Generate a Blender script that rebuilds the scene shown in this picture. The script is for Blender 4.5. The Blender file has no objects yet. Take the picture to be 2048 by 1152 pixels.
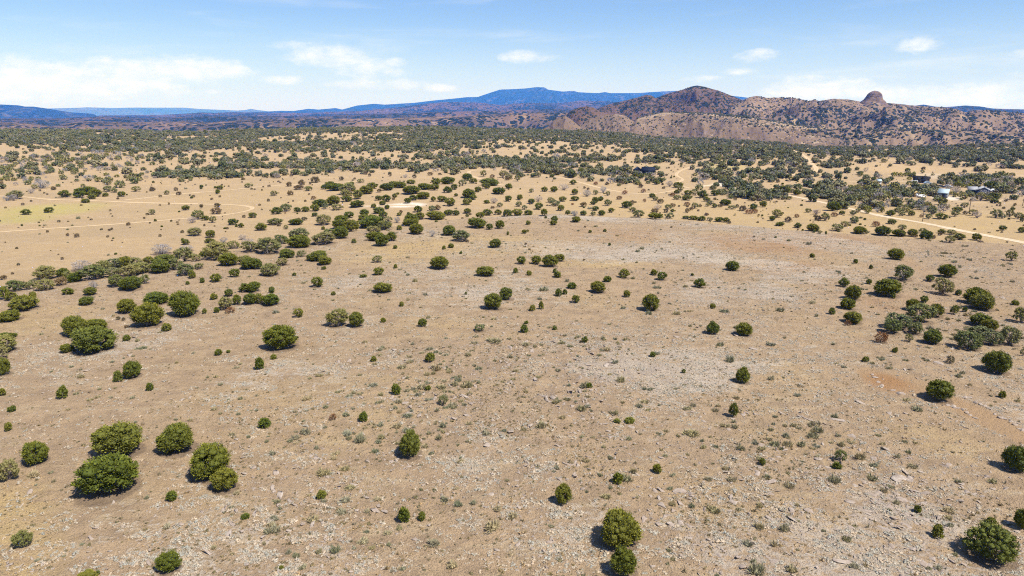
import bpy, math, random
import numpy as np
from mathutils import Vector

random.seed(7)
RNG = np.random.default_rng(7)
scn = bpy.context.scene
COL = scn.collection

# ------------------------------------------------------------------ camera, light, sky
CAMZ = 35.0
PITCH = math.radians(14.35)
F = 2048 * 24 / 36.0                      # focal length in photograph pixels
cam_d = bpy.data.cameras.new('camera'); cam = bpy.data.objects.new('camera', cam_d); COL.objects.link(cam)
cam_d.lens = 24; cam_d.sensor_width = 36; cam_d.clip_start = 0.5; cam_d.clip_end = 120000
cam.location = (0, 0, CAMZ); cam.rotation_euler = (math.pi/2 - PITCH, 0, 0)
scn.camera = cam

SUN_EL = math.radians(57)
SUN_AZ = math.radians(128)                # clockwise from +y (the view direction): right and a little behind
sun_dir = Vector((math.sin(SUN_AZ)*math.cos(SUN_EL), math.cos(SUN_AZ)*math.cos(SUN_EL), math.sin(SUN_EL)))
sl = bpy.data.lights.new('sun', 'SUN'); sl.energy = 5.0; sl.angle = math.radians(0.5); sl.color = (1.0, 0.962, 0.90)
sun = bpy.data.objects.new('sun', sl); COL.objects.link(sun)
sun.rotation_euler = (-sun_dir).to_track_quat('-Z', 'Y').to_euler(); sun.location = (60, -60, 120)

scn.view_settings.view_transform = 'Standard'; scn.view_settings.look = 'None'
scn.view_settings.exposure = 0.66; scn.view_settings.gamma = 1; scn.view_settings.use_curve_mapping = False
scn.render.engine = 'CYCLES'
cy = scn.cycles
cy.max_bounces = 4; cy.diffuse_bounces = 2; cy.glossy_bounces = 1; cy.transmission_bounces = 1; cy.volume_bounces = 1
cy.transparent_max_bounces = 8
cy.use_denoising = False
cy.pixel_filter_type = 'BLACKMAN_HARRIS'; cy.filter_width = 1.1
SKY_STRENGTH = 0.0765
HAZE_DENSITY = 5.8e-5
HAZE_COLOR = (0.05, 0.26, 1.0, 1)

world = bpy.data.worlds.new('World'); scn.world = world; world.use_nodes = True

class NT:
    """small helper to write node trees"""
    def __init__(s, nt): s.nt = nt
    def n(s, typ, **kw):
        nd = s.nt.nodes.new(typ)
        for k, v in kw.items():
            if k == 'inp':
                for i, x in v.items():
                    if hasattr(x, 'node') or isinstance(x, bpy.types.NodeSocket): s.nt.links.new(x, nd.inputs[i])
                    else: nd.inputs[i].default_value = x
            else: setattr(nd, k, v)
        return nd
    def m(s, op, a, b=0.0, c=0.0, clamp=False):
        nd = s.n('ShaderNodeMath', operation=op, use_clamp=clamp, inp={0: a, 1: b, 2: c}); return nd.outputs[0]
    def vm(s, op, a, b=(0, 0, 0)):
        nd = s.n('ShaderNodeVectorMath', operation=op, inp={0: a, 1: b}); return nd.outputs[0]
    def mix(s, f, a, b, blend='MIX'):
        nd = s.n('ShaderNodeMix', data_type='RGBA', blend_type=blend)
        for i, x in ((0, f), (6, a), (7, b)):
            if isinstance(x, bpy.types.NodeSocket): s.nt.links.new(x, nd.inputs[i])
            elif i == 0: nd.inputs[0].default_value = x
            else: nd.inputs[i].default_value = (*x, 1) if len(x) == 3 else x
        return nd.outputs[2]
    def noise(s, vec, scale, detail=4, rough=0.55, dist=0.0, col=False):
        nd = s.n('ShaderNodeTexNoise', inp={'Vector': vec, 'Scale': scale, 'Detail': detail, 'Roughness': rough, 'Distortion': dist})
        return nd.outputs[1 if col else 0]
    def ramp(s, x, lo, hi, a=0.0, b=1.0):
        nd = s.n('ShaderNodeMapRange', interpolation_type='SMOOTHSTEP', inp={0: x, 1: lo, 2: hi, 3: a, 4: b}); return nd.outputs[0]
    def attr(s, name):
        return s.n('ShaderNodeAttribute', attribute_name=name).outputs[2]

def px_dir(px, py):
    px = np.asarray(px, float); py = np.asarray(py, float)
    dx = (px - 1024)/F; dy = (576 - py)/F
    d = np.stack([dx, math.cos(PITCH) + dy*math.sin(PITCH), -math.sin(PITCH) + dy*math.cos(PITCH)], -1)
    return d/np.linalg.norm(d, axis=-1, keepdims=True)

def build_world():
    nt = world.node_tree; nt.nodes.clear(); N = NT(nt)
    sky = N.n('ShaderNodeTexSky', sky_type='NISHITA', sun_disc=False, sun_elevation=SUN_EL, sun_rotation=SUN_AZ,
              altitude=1500, air_density=1.3, dust_density=0.6, ozone_density=4.0)
    tc = N.n('ShaderNodeTexCoord').outputs['Generated']
    sx = N.n('ShaderNodeSeparateXYZ', inp={0: tc}).outputs
    az = N.m('ARCTAN2', sx[0], sx[1]); el = N.m('ARCSINE', sx[2])
    uv = N.n('ShaderNodeCombineXYZ', inp={0: az, 1: N.m('MULTIPLY', el, 2.2), 2: 0.0}).outputs[0]
    n1 = N.noise(uv, 14, 7, 0.58); n2 = N.noise(uv, 42, 6, 0.6)
    nn = N.m('ADD', N.m('MULTIPLY', n1, 0.6), N.m('MULTIPLY', n2, 0.4))
    nn = N.m('SUBTRACT', nn, 0.5)
    blobs = [(80,160,125,34,1),(215,172,130,20,1),(300,138,130,26,.8),(395,140,90,26,1),(140,190,110,10,.8),(660,112,72,26,1),
             (600,93,60,9,.6),(715,132,90,22,.6),(572,159,42,9,.9),(790,125,26,9,.7),(770,170,100,11,.8),(880,175,42,9,.9),(430,183,32,5,.5),
             (1050,114,60,13,.9),(1512,112,42,12,.9),(1848,88,44,15,.6),(1490,143,38,8,.6),(1410,157,40,7,.6),(1640,178,100,24,1),(1760,186,90,14,.7),
             (1900,190,150,22,.9),(2050,110,24,9,.6),(2200,180,150,30,.9),(-180,170,150,30,.9),(2500,150,120,20,.8),(-420,140,120,20,.7)]
    acc = None
    for (cx, cyy, hw, hh, k) in blobs:
        d = px_dir(cx, cyy); a0 = math.atan2(d[0], d[1]); e0 = math.asin(d[2])
        a = N.m('MULTIPLY', N.m('SUBTRACT', az, a0), F/hw*0.85); e = N.m('MULTIPLY', N.m('SUBTRACT', el, e0), F/hh*0.85)
        q = N.m('SUBTRACT', 1.0, N.m('ADD', N.m('MULTIPLY', a, a), N.m('MULTIPLY', e, e)))
        q = N.m('MULTIPLY', N.m('MAXIMUM', q, -1.2), k)
        acc = q if acc is None else N.m('SMOOTH_MAX', acc, q, 0.25)
    dens = N.ramp(N.m('ADD', acc, N.m('MULTIPLY', nn, 3.4)), 0.05, 1.15)
    # low cloud banks go on all round the horizon
    nb = N.noise(uv, 3.2, 6, 0.6)
    band = N.m('MULTIPLY', N.ramp(el, 0.01, 0.05), N.ramp(el, 0.22, 0.07))
    away = N.ramp(N.m('ABSOLUTE', az), 0.9, 1.3)
    bank = N.m('MULTIPLY', N.m('MULTIPLY', N.ramp(nb, 0.5, 0.66), band), away)
    uvc = N.n('ShaderNodeCombineXYZ', inp={0: az, 1: N.m('MULTIPLY', el, 9.0), 2: 3.0}).outputs[0]
    cir = N.m('MULTIPLY', N.ramp(N.noise(uvc, 3.5, 6, 0.6, 0.5), 0.50, 0.85), 0.34)
    cir = N.m('MULTIPLY', cir, N.ramp(el, 0.0, 0.06))
    tot = N.m('MAXIMUM', N.m('MAXIMUM', N.m('MULTIPLY', dens, 0.74), bank), cir)
    # thin veil low in the sky, as round every horizon on a hazy dry day
    veil = N.m('MULTIPLY', N.ramp(el, 0.14, 0.0), 0.45)
    skyc = N.mix(1.0, sky.outputs[0], (0.90, 0.965, 1.17), 'MULTIPLY')
    c = N.mix(veil, skyc, (7.3, 8.0, 10.0))
    cc = N.mix(N.ramp(N.noise(uv, 30, 5, 0.65), 0.38, 0.62), (8.3, 8.6, 9.3), (9.7, 9.55, 9.5))
    c = N.mix(tot, c, cc)
    bg = N.n('ShaderNodeBackground', inp={0: c, 1: SKY_STRENGTH})
    out = N.n('ShaderNodeOutputWorld'); nt.links.new(bg.outputs[0], out.inputs[0])
build_world()

# ------------------------------------------------------------------ noise
def _hash(ix, iy, seed):
    h = (ix.astype(np.int64)*374761393 + iy.astype(np.int64)*668265263 + seed*974634777) & 0xffffffff
    h = ((h ^ (h >> 13))*1274126177) & 0xffffffff
    return ((h ^ (h >> 16)) & 0xffff)/65535.0
def vnoise(x, y, seed=0):
    x = np.asarray(x, float); y = np.asarray(y, float)
    ix = np.floor(x); iy = np.floor(y); fx = x-ix; fy = y-iy
    fx = fx*fx*fx*(fx*(fx*6-15)+10); fy = fy*fy*fy*(fy*(fy*6-15)+10)
    a = _hash(ix, iy, seed); b = _hash(ix+1, iy, seed); c = _hash(ix, iy+1, seed); d = _hash(ix+1, iy+1, seed)
    return (a*(1-fx)+b*fx)*(1-fy) + (c*(1-fx)+d*fx)*fy
def fbm(x, y, scale, octv=4, seed=0, gain=0.5, ridged=False):
    v = 0; amp = 1; tot = 0; x = np.asarray(x)/scale; y = np.asarray(y)/scale
    for o in range(octv):
        n = vnoise(x, y, seed+o*17)*2-1
        if ridged: n = 1-2*np.abs(n)
        v = v + n*amp; tot += amp; amp *= gain; x, y = x*2.03+y*0.31, y*2.03-x*0.27
    return v/tot
def sstep(a, b, x):
    t = np.clip((np.asarray(x, float)-a)/(b-a), 0, 1); return t*t*(3-2*t)

# ------------------------------------------------------------------ terrain height
EDGE_PX = [(-500,640),(0,590),(150,560),(400,525),(700,470),(900,448),(1000,441),(1100,434),(1300,436),(1500,452),(1700,470),(1900,482),(2048,492),(2500,520)]
def flat_polar(pts, z0=0.0):
    th, rr = [], []
    for p in pts:
        d = px_dir(*p); t = (CAMZ-z0)/-d[2]; X, Y = d[0]*t, d[1]*t
        th.append(math.atan2(X, Y)); rr.append(math.hypot(X, Y))
    return np.array(th), np.array(rr)
E_TH, E_R = flat_polar(EDGE_PX)
CREST_PX = [(-600,258),(0,257),(250,260),(400,264),(512,258),(700,254),(860,254),(1024,259),(1250,266),(1300,273),(1400,277),(1550,284),(1650,294),(1850,292),(2048,288),(2600,288)]
CREST_R = 1150.0
C_TH = np.array([math.atan2(*px_dir(*p)[:2]) for p in CREST_PX])
C_Z = np.array([CAMZ + CREST_R*px_dir(*p)[2]/math.hypot(*px_dir(*p)[:2]) - 3.6 for p in CREST_PX])
BUMPS = []
def edge_d(x, y):
    th = np.arctan2(x, y); r = np.hypot(x, y)
    return r - np.interp(th, E_TH, E_R) - 5*fbm(x, y, 40, 3, 5)
def H(x, y):
    x = np.asarray(x, float); y = np.asarray(y, float)
    th = np.arctan2(x, y); r = np.hypot(x, y)
    d = edge_d(x, y)
    w = np.interp(th, [-0.7, -0.35, 0.0, 0.12, 0.7], [42, 50, 52, 26, 24])
    hill = 1 - sstep(0, 1, d/w)
    zc = np.interp(th, C_TH, C_Z)
    plain = -7.0 + (zc+7.0)*sstep(280, CREST_R, r)**0.9
    plain = plain + fbm(x, y, 170, 3, 11)*2.2*sstep(330, 700, r) + fbm(x, y, 60, 3, 12)*0.5
    hz = fbm(x, y, 55, 3, 21)*0.9 + fbm(x, y, 18, 2, 22)*0.22
    z = plain*(1-hill) + hz*hill
    for (bx, by, br, bh) in BUMPS:
        z = z + bh*np.exp(-((x-bx)**2+(y-by)**2)/(br*br))
    fall = sstep(CREST_R+20, CREST_R+620, r)
    z = z*(1-fall) + (-135.0 + 12*fbm(x, y, 900, 3, 31) + 25*sstep(4000, 30000, r))*fall
    return z
def hit(px, py, Hf=None):
    """where the rays through these photograph pixels meet the ground"""
    Hf = Hf or H
    d = px_dir(px, py); d = np.atleast_2d(d)
    ts = np.geomspace(20, 4000, 700)
    P = d[:, None, :]*ts[None, :, None]
    g = P[..., 2] + CAMZ - Hf(P[..., 0], P[..., 1])
    neg = g < 0
    k = np.where(neg.any(1), neg.argmax(1), len(ts)-1); k = np.maximum(k, 1)
    i = np.arange(len(d)); g0 = g[i, k-1]; g1 = g[i, k]
    f = np.clip(g0/(g0-g1+1e-9), 0, 1); t = ts[k-1]*(1-f)+ts[k]*f
    return d*t[:, None] + np.array([0, 0, CAMZ])
def proj(x, y, z):
    zz = z - CAMZ
    dep = y*math.cos(PITCH) - zz*math.sin(PITCH); up = y*math.sin(PITCH) + zz*math.cos(PITCH)
    return 1024 + F*x/dep, 576 - F*up/dep, dep
for (bpx, bpy_, br, bh) in ((1560, 325, 130, 10.0), (900, 392, 60, 2.5), (1960, 318, 160, 5.0)):
    q = hit(bpx, bpy_)[0]; BUMPS.append((q[0], q[1], br, bh))

# ------------------------------------------------------------------ helpers for objects
def tag(o, label=None, cat=None, group=None, kind=None):
    if label: o['label'] = label
    if cat: o['category'] = cat
    if group: o['group'] = group
    if kind: o['kind'] = kind
    return o
def np_mesh(name, V, faces_list, mats=(), mat_idx=None, smooth=False, attrs=None):
    """V (n,3); faces_list: list of (m,k) index arrays"""
    me = bpy.data.meshes.new(name)
    V = np.asarray(V, np.float32)
    me.vertices.add(len(V)); me.vertices.foreach_set('co', V.ravel())
    nl = sum(f.size for f in faces_list); npoly = sum(len(f) for f in faces_list)
    me.loops.add(nl); me.polygons.add(npoly)
    me.loops.foreach_set('vertex_index', np.concatenate([f.ravel() for f in faces_list]).astype(np.int32))
    tot = np.concatenate([np.full(len(f), f.shape[1], np.int32) for f in faces_list])
    st = np.concatenate([[0], np.cumsum(tot)[:-1]]).astype(np.int32)
    me.polygons.foreach_set('loop_start', st); me.polygons.foreach_set('loop_total', tot)
    if smooth: me.polygons.foreach_set('use_smooth', np.ones(npoly, bool))
    for m in mats: me.materials.append(m)
    if mat_idx is not None: me.polygons.foreach_set('material_index', np.asarray(mat_idx, np.int32))
    for k, a in (attrs or {}).items():
        at = me.attributes.new(k, 'FLOAT', 'POINT'); at.data.foreach_set('value', np.asarray(a, np.float32))
    me.update(calc_edges=True); me.validate()
    return me
def link(name, me, parent=None, loc=None):
    o = bpy.data.objects.new(name, me); COL.objects.link(o)
    if parent: o.parent = parent
    if loc is not None: o.location = loc
    return o
def new_mat(name):
    m = bpy.data.materials.new(name); m.use_nodes = True; m.node_tree.nodes.clear()
    N = NT(m.node_tree); return m, N
def finish(N, col, rough=0.9, bump=None, bstr=0.5, bdist=0.1, spec=0.2, metal=0.0):
    b = N.n('ShaderNodeBsdfPrincipled')
    for i, v in (('Base Color', col), ('Roughness', rough), ('Specular IOR Level', spec), ('Metallic', metal)):
        if isinstance(v, bpy.types.NodeSocket): N.nt.links.new(v, b.inputs[i])
        else: b.inputs[i].default_value = (*v, 1) if isinstance(v, tuple) else v
    if bump is not None:
        bn = N.n('ShaderNodeBump', inp={'Strength': bstr, 'Distance': bdist, 'Height': bump})
        N.nt.links.new(bn.outputs[0], b.inputs['Normal'])
    o = N.n('ShaderNodeOutputMaterial'); N.nt.links.new(b.outputs[0], o.inputs[0])
    return b
def pos(N): return N.n('ShaderNodeNewGeometry').outputs['Position']

# ------------------------------------------------------------------ ground masks
def poly_world(pts, n=14):
    """a pixel polyline -> dense smooth ground polyline"""
    p = np.array(pts, float); out = []
    for i in range(len(p)-1):
        p0 = p[max(i-1, 0)]; p1 = p[i]; p2 = p[i+1]; p3 = p[min(i+2, len(p)-1)]
        for t in np.linspace(0, 1, n, endpoint=False):
            out.append(0.5*((2*p1)+(-p0+p2)*t+(2*p0-5*p1+4*p2-p3)*t*t+(-p0+3*p1-3*p2+p3)*t**3))
    out.append(p[-1]); out = np.array(out)
    return hit(out[:, 0], out[:, 1])
def dist_poly(x, y, P):
    best = np.full(x.shape, 1e9)
    a = P[:-1, :2]; b = P[1:, :2]
    step = max(1, len(a)//40)
    for A, B in zip(a, b):
        ab = B-A; L = ab@ab+1e-9
        t = np.clip(((x-A[0])*ab[0]+(y-A[1])*ab[1])/L, 0, 1)
        best = np.minimum(best, (x-A[0]-ab[0]*t)**2+(y-A[1]-ab[1]*t)**2)
    return np.sqrt(best)
ROADS = {   # name: (pixel line, width m, look, label)
 'dirt_track': [([(-60,470),(0,464),(130,455),(250,447),(370,437),(430,432),(475,426),(505,419),(500,413),(450,409),(375,408),(280,405),(200,402)],2.5),
                ([(-40,392),(40,393),(100,399),(200,402),(290,406),(405,407)],2.5),
                ([(240,401),(290,396),(370,387),(450,381),(540,372),(660,366),(720,362)],2.7),
                ([(690,411),(740,412),(790,411),(840,410)],2.3),
                ([(1010,372),(960,358),(938,347),(945,341),(985,339)],2.5),
                ([(1060,350),(1120,355),(1150,362),(1200,376),(1236,383),(1262,387),(1310,387),(1350,381),(1385,378)],2.5),
                ([(1385,378),(1362,372),(1352,366),(1366,359),(1352,350),(1362,341),(1385,333)],2.3),
                ([(1536,378),(1560,374),(1620,368),(1700,364),(1760,363),(1850,364)],3.1),
                ([(1575,350),(1605,347),(1632,342),(1630,334),(1621,325),(1613,315),(1600,307),(1585,300),(1568,296)],3.7),
                ([(1885,398),(1905,402),(1935,405),(1985,404),(2010,399),(2040,388)],2.3),
                ([(1770,352),(1815,350),(1850,349),(1930,349),(2060,352)],2.9),
                ([(1850,349),(1900,352),(1960,357),(2060,362)],2.9)],
 'gravel_road': [([(1395,374),(1440,369),(1475,378),(1536,382),(1556,387),(1598,395),(1646,405),(1681,413),(1726,423),(1748,429),(1786,436),(1848,446),(1925,462),(2048,485),(2150,506)],3.4)],
}
ROAD_POLYS = {k: [(poly_world(p), w) for p, w in v] for k, v in ROADS.items()}
ALL_ROADS = [q for v in ROAD_POLYS.values() for q in v]
PATH = poly_world([(1745,748),(1785,768),(1850,783),(1930,815),(2000,850),(2060,880),(2140,920)])
TRAIL = poly_world([(1790,505),(1850,545),(1930,590),(2060,650)])
def ell(x, y, cx, cy_, hw, hh, soft=0.35):
    """a patch on the ground round a pixel, with ragged rim"""
    q = hit(cx, cy_)[0]; q2 = hit(cx+hw, cy_)[0]; q3 = hit(cx, cy_-hh)[0]
    rx = math.hypot(q2[0]-q[0], q2[1]-q[1]); ry = math.hypot(q3[0]-q[0], q3[1]-q[1])
    th = math.atan2(q[0], q[1]); u = (x-q[0])*math.cos(th)-(y-q[1])*math.sin(th); v = (x-q[0])*math.sin(th)+(y-q[1])*math.cos(th)
    d = np.sqrt((u/rx)**2+(v/ry)**2)
    return 1-sstep(1-soft, 1+soft, d)
PALE = [(1400,512,160,16,1),(1210,520,80,9,.8),(1600,580,90,40,.6),(1630,720,130,70,.65),(1400,690,260,70,.6),(760,562,130,16,.7),(860,580,120,16,.9),(690,650,90,20,.6),
        (610,755,170,24,.8),(250,690,130,14,.7),(1690,462,190,10,.8),(1300,443,180,6,.9),(1130,1060,190,50,.9),(1350,1080,130,45,.7),(990,900,120,60,.7),(1180,700,150,50,.8),
        (1000,545,70,12,.6),(900,630,120,20,.5),(1780,650,90,30,.4),(1500,960,110,60,.5),(1850,930,130,60,.5),(1640,1080,140,60,.6),(1060,940,60,40,.9),(1340,870,120,40,.6),(420,985,80,40,.5),
        (200,1080,150,60,.4),(560,900,120,60,.35),(1700,980,90,60,.7),(1930,1010,90,50,.5),(1560,560,50,12,.6),(900,390,70,10,.6),(830,398,90,9,.7),(1000,398,60,12,.5)]
YELLOW = [(1480,425,420,22,.75),(1900,445,260,26,.85),(560,405,220,26,.35),(900,490,200,18,.9),(790,505,110,22,.9),(1180,527,120,8,.9),(20,1060,80,110,1),(90,640,110,30,.6),(870,650,90,20,.4),(700,800,160,60,.4),(1500,520,90,8,.5),(640,870,120,40,.35),(1600,760,60,40,.3),(1880,880,100,30,.5),(1450,1000,160,50,.4)]
GREEN = [(95,420,95,11,1),(30,437,70,9,1),(160,412,50,6,.8),(1455,334,40,5,.6),(1240,338,0.1,0.1,0)]
ORANGE = [(1773,765,40,15,1.0),(1520,490,130,18,.55),(1640,475,100,10,.4),(1790,605,90,20,.3),(1560,530,80,14,.4),(1240,470,100,12,.3)]
ROUGH = [(1000,770,270,100,.75),(880,820,150,70,1),(1210,725,120,45,1),(1600,930,230,130,.9),(1700,1020,200,110,.9),(1480,1060,200,70,.7),(1930,515,130,40,.9),(640,880,160,60,.5),(820,740,140,50,.7),(1430,600,160,50,.5),(560,990,170,90,.4)]
BARE = [(1800,765,66,20,1.0)]
WHITE = [(812,410,36,4.5,1),(760,411,40,2,.6),(1455,369,26,4,1),(1895,396,26,4,.7),(1880,390,14,3,.5),(1870,352,40,5,.25)]
TAN = [(1800,338,75,12,1),(1960,345,140,9,.8),(1600,292,60,5,.5)]

def ground_masks(x, y):
    r = np.hypot(x, y); d = edge_d(x, y)
    a = {}
    a['hill'] = 1-sstep(-6, 26, d + 8*fbm(x, y, 14, 3, 41))
    near = r < 420
    def acc(lst, nz, soft=0.35):
        m = np.zeros(x.shape)
        for (cx, cy_, hw, hh, k) in lst: m = np.maximum(m, k*ell(x, y, cx, cy_, hw, hh, soft))
        return np.clip(m*(0.75+nz), 0, 1)
    n1 = fbm(x, y, 5, 4, 51); n2 = fbm(x, y, 22, 4, 52)
    a['pale'] = np.clip(acc(PALE, n1*0.5, 0.6)*0.7 + 0.62*sstep(-0.1, 0.40, n2)*a['hill']*(0.55+0.45*sstep(-60, 10, x)), 0, 1)
    a['rough'] = np.clip(acc(ROUGH, n1*0.5, 0.6)+0.22*sstep(0.05, 0.4, fbm(x, y, 15, 3, 53)), 0, 1)
    a['yellow'] = acc(YELLOW, n1*0.4, 0.6)
    a['green'] = acc(GREEN, n1*0.3, 0.5)
    a['orange'] = acc(ORANGE, n1*0.5, 0.5)
    a['white'] = acc(WHITE, n1*0.3, 0.4)
    a['tan'] = acc(TAN, n1*0.2, 0.4)
    pw = dist_poly(x, y, PATH); tw = dist_poly(x, y, TRAIL)
    bare = (1-sstep(1.6, 2.5, pw+0.5*n1))
    bare = np.maximum(bare, acc(BARE, n1*0.3, 0.3)); bare = np.maximum(bare, 0.55*(1-sstep(0.8, 1.8, tw+0.6*n1)))
    a['bare'] = bare
    return a
def micro(x, y, masks):
    r = np.hypot(x, y)
    rough = masks['hill']*(1-masks['bare'])
    rocky = np.clip(masks['rough']*(0.8+0.6*fbm(x, y, 9, 3, 61)), 0, 1)
    z = fbm(x, y, 1.3, 3, 62)*0.08 + fbm(x*0.5, y, 3.2, 2, 66, ridged=True)*0.07 + fbm(x, y, 0.5, 2, 63)*0.035 + rocky*(fbm(x, y, 2.2, 4, 64, ridged=True)*0.24)
    return z*rough*(1-sstep(230, 330, r)) + 0.02*fbm(x, y, 0.9, 2, 65)

# ------------------------------------------------------------------ materials of the land
def mat_ground():
    m, N = new_mat('ground'); P = pos(N)
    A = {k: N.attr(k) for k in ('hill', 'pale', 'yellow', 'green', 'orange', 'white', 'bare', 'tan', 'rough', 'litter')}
    nA = N.noise(P, 0.045, 5, 0.6); nB = N.noise(P, 0.35, 5, 0.65); nC = N.noise(P, 2.2, 4, 0.7); nD = N.noise(P, 7.5, 3, 0.7)
    # streaks: ground cover follows the slope
    Ps = N.vm('MULTIPLY', P, (0.35, 1.0, 1.0)); nS = N.noise(Ps, 0.5, 6, 0.7, 0.8)
    plain = N.mix(N.ramp(nA, 0.36, 0.64), (0.405, 0.285, 0.155), (0.34, 0.248, 0.150))
    plain = N.mix(N.ramp(nS, 0.47, 0.66), plain, (0.45, 0.345, 0.215))
    plain = N.mix(N.m('MULTIPLY', N.ramp(nB, 0.52, 0.68), 0.5), plain, (0.285, 0.195, 0.11))
    plain = N.mix(N.m('MULTIPLY', N.ramp(N.noise(N.vm('MULTIPLY', P, (0.5, 1.6, 1.0)), 0.02, 5, 0.6), 0.48, 0.62), 0.55), plain, (0.30, 0.225, 0.135))
    plain = N.mix(N.m('MULTIPLY', N.ramp(nC, 0.52, 0.7), 0.35), plain, (0.25, 0.175, 0.10))
    plain = N.mix(A['tan'], plain, (0.46, 0.32, 0.17))
    soil = N.mix(N.ramp(nB, 0.35, 0.68), (0.385, 0.272, 0.165), (0.290, 0.205, 0.128))
    soil = N.mix(N.m('MULTIPLY', N.ramp(nA, 0.5, 0.7), 0.6), soil, (0.39, 0.275, 0.145))
    soil = N.mix(N.m('MULTIPLY', N.ramp(nS, 0.5, 0.66), 0.7), soil, (0.42, 0.318, 0.195))
    c = N.mix(A['hill'], plain, soil)
    c = N.mix(N.m('MULTIPLY', A['yellow'], N.ramp(nS, 0.3, 0.6)), c, (0.46, 0.325, 0.145))
    c = N.mix(N.m('MULTIPLY', A['orange'], 0.85), c, (0.32, 0.155, 0.066))
    # pale lichened stone and bleached dead grass, broken up
    br = N.m('ADD', N.m('ADD', N.m('MULTIPLY', nC, 0.5), N.m('MULTIPLY', nD, 0.15)), N.m('MULTIPLY', nS, 0.35))
    pf = N.ramp(N.m('ADD', br, N.m('MULTIPLY', A['pale'], 0.17)), 0.57, 0.66)
    pf = N.m('MULTIPLY', pf, N.m('SUBTRACT', 1.0, A['bare']))
    pf = N.m('MULTIPLY', pf, N.m('ADD', N.m('MULTIPLY', A['hill'], 0.8), 0.12))
    c = N.mix(N.m('MULTIPLY', pf, 0.60), c, N.mix(nD, (0.42, 0.37, 0.31), (0.56, 0.51, 0.44)))
    c = N.mix(N.m('MULTIPLY', N.m('MULTIPLY', A['rough'], A['hill']), N.ramp(nC, 0.45, 0.62, 0.0, 0.65)), c, N.mix(nB, (0.24, 0.175, 0.125), (0.33, 0.26, 0.20)))
    # specks
    vo = N.n('ShaderNodeTexVoronoi', inp={'Vector': P, 'Scale': 3.2}).outputs[0]
    spk = N.m('MULTIPLY', N.ramp(vo, 0.22, 0.10), N.ramp(nB, 0.47, 0.6))
    c = N.mix(N.m('MULTIPLY', spk, N.m('MULTIPLY', A['hill'], 0.55)), c, (0.16, 0.115, 0.075))
    c = N.mix(N.m('MULTIPLY', N.ramp(nD, 0.47, 0.66), 0.5), c, (0.19, 0.13, 0.078))
    c = N.mix(N.m('MULTIPLY', A['bare'], 0.8), c, N.mix(nC, (0.37, 0.245, 0.135), (0.30, 0.19, 0.105)))
    c = N.mix(N.m('MULTIPLY', A['orange'], N.m('MULTIPLY', A['bare'], 0.8)), c, (0.30, 0.15, 0.06))
    c = N.mix(N.m('MULTIPLY', A['green'], N.ramp(nB, 0.2, 0.7, 0.4, 0.8)), c, (0.37, 0.33, 0.085))
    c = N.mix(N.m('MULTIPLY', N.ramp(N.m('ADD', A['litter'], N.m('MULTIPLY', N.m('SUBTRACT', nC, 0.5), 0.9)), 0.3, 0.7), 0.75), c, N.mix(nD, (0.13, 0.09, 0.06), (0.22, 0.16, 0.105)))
    c = N.mix(A['white'], c, (0.72, 0.65, 0.55))
    bmp = N.m('ADD', N.m('MULTIPLY', nC, 0.7), N.m('MULTIPLY', nD, 0.5))
    finish(N, c, 0.95, bmp, 0.9, 0.55, 0.05)
    return m
def mat_road(name, ca, cb, rut):
    m, N = new_mat(name); P = pos(N)
    n = N.noise(P, 0.8, 5, 0.65); n2 = N.noise(P, 6, 3, 0.6)
    c = N.mix(N.ramp(n, 0.35, 0.68), ca, cb)
    ac = N.m('ABSOLUTE', N.attr('cross')); grass = N.m('MAXIMUM', N.ramp(ac, 0.35, 0.0), N.ramp(ac, 0.68, 1.0))
    g = N.m('MULTIPLY', N.ramp(N.m('ADD', grass, N.m('MULTIPLY', N.m('SUBTRACT', N.noise(P, 0.3, 4, 0.6), 0.5), 1.6)), 0.35, 0.75), rut)
    c = N.mix(g, c, (0.40, 0.29, 0.16))
    finish(N, c, 0.95, n2, 0.4, 0.08, 0.05); return m
def mat_hill(name, soil, soil2, tree, spot, tree_amt, lowgrass=None, big=0.004, spotf=0.62, rock=None, flat=None):
    """dry hillside: soil with a dark speckle of trees too far off to tell apart"""
    m, N = new_mat(name); P = pos(N)
    nA = N.noise(P, big, 6, 0.62); nB = N.noise(P, big*6, 6, 0.65)
    c = N.mix(N.ramp(nA, 0.38, 0.62), soil, soil2)
    if lowgrass: c = N.mix(N.ramp(nB, 0.5, 0.66), c, lowgrass)
    if rock: c = N.mix(N.m('MULTIPLY', N.ramp(N.noise(P, big*14, 6, 0.7), 0.5, 0.7), 0.7), c, rock)
    if flat:
        nz = N.n('ShaderNodeSeparateXYZ', inp={0: N.n('ShaderNodeNewGeometry').outputs['True Normal']}).outputs[2]
        c = N.mix(N.m('MULTIPLY', N.ramp(N.m('ADD', nz, N.m('MULTIPLY', nB, 0.05)), flat[1], flat[1]+0.05), 0.9), c, flat[0])
    Pw = N.vm('ADD', P, N.vm('MULTIPLY', N.noise(P, spot*0.6, 3, 0.5, 0, True), (4/spot*0.25,)*3))
    vo = N.n('ShaderNodeTexVoronoi', inp={'Vector': Pw, 'Scale': spot, 'Randomness': 1.0})
    dens = N.m('ADD', N.m('MULTIPLY', nB, 0.6), N.m('MULTIPLY', nA, 0.4))
    rad = N.m('MULTIPLY', N.ramp(dens, 0.36, 0.62, 0.12, spotf), tree_amt)
    f = N.ramp(N.m('SUBTRACT', rad, vo.outputs[0]), -0.06, 0.06)
    c = N.mix(f, c, tree)
    finish(N, c, 0.95, N.noise(P, big*30, 5, 0.65), 0.5, 6, 0.02); return m

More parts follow.
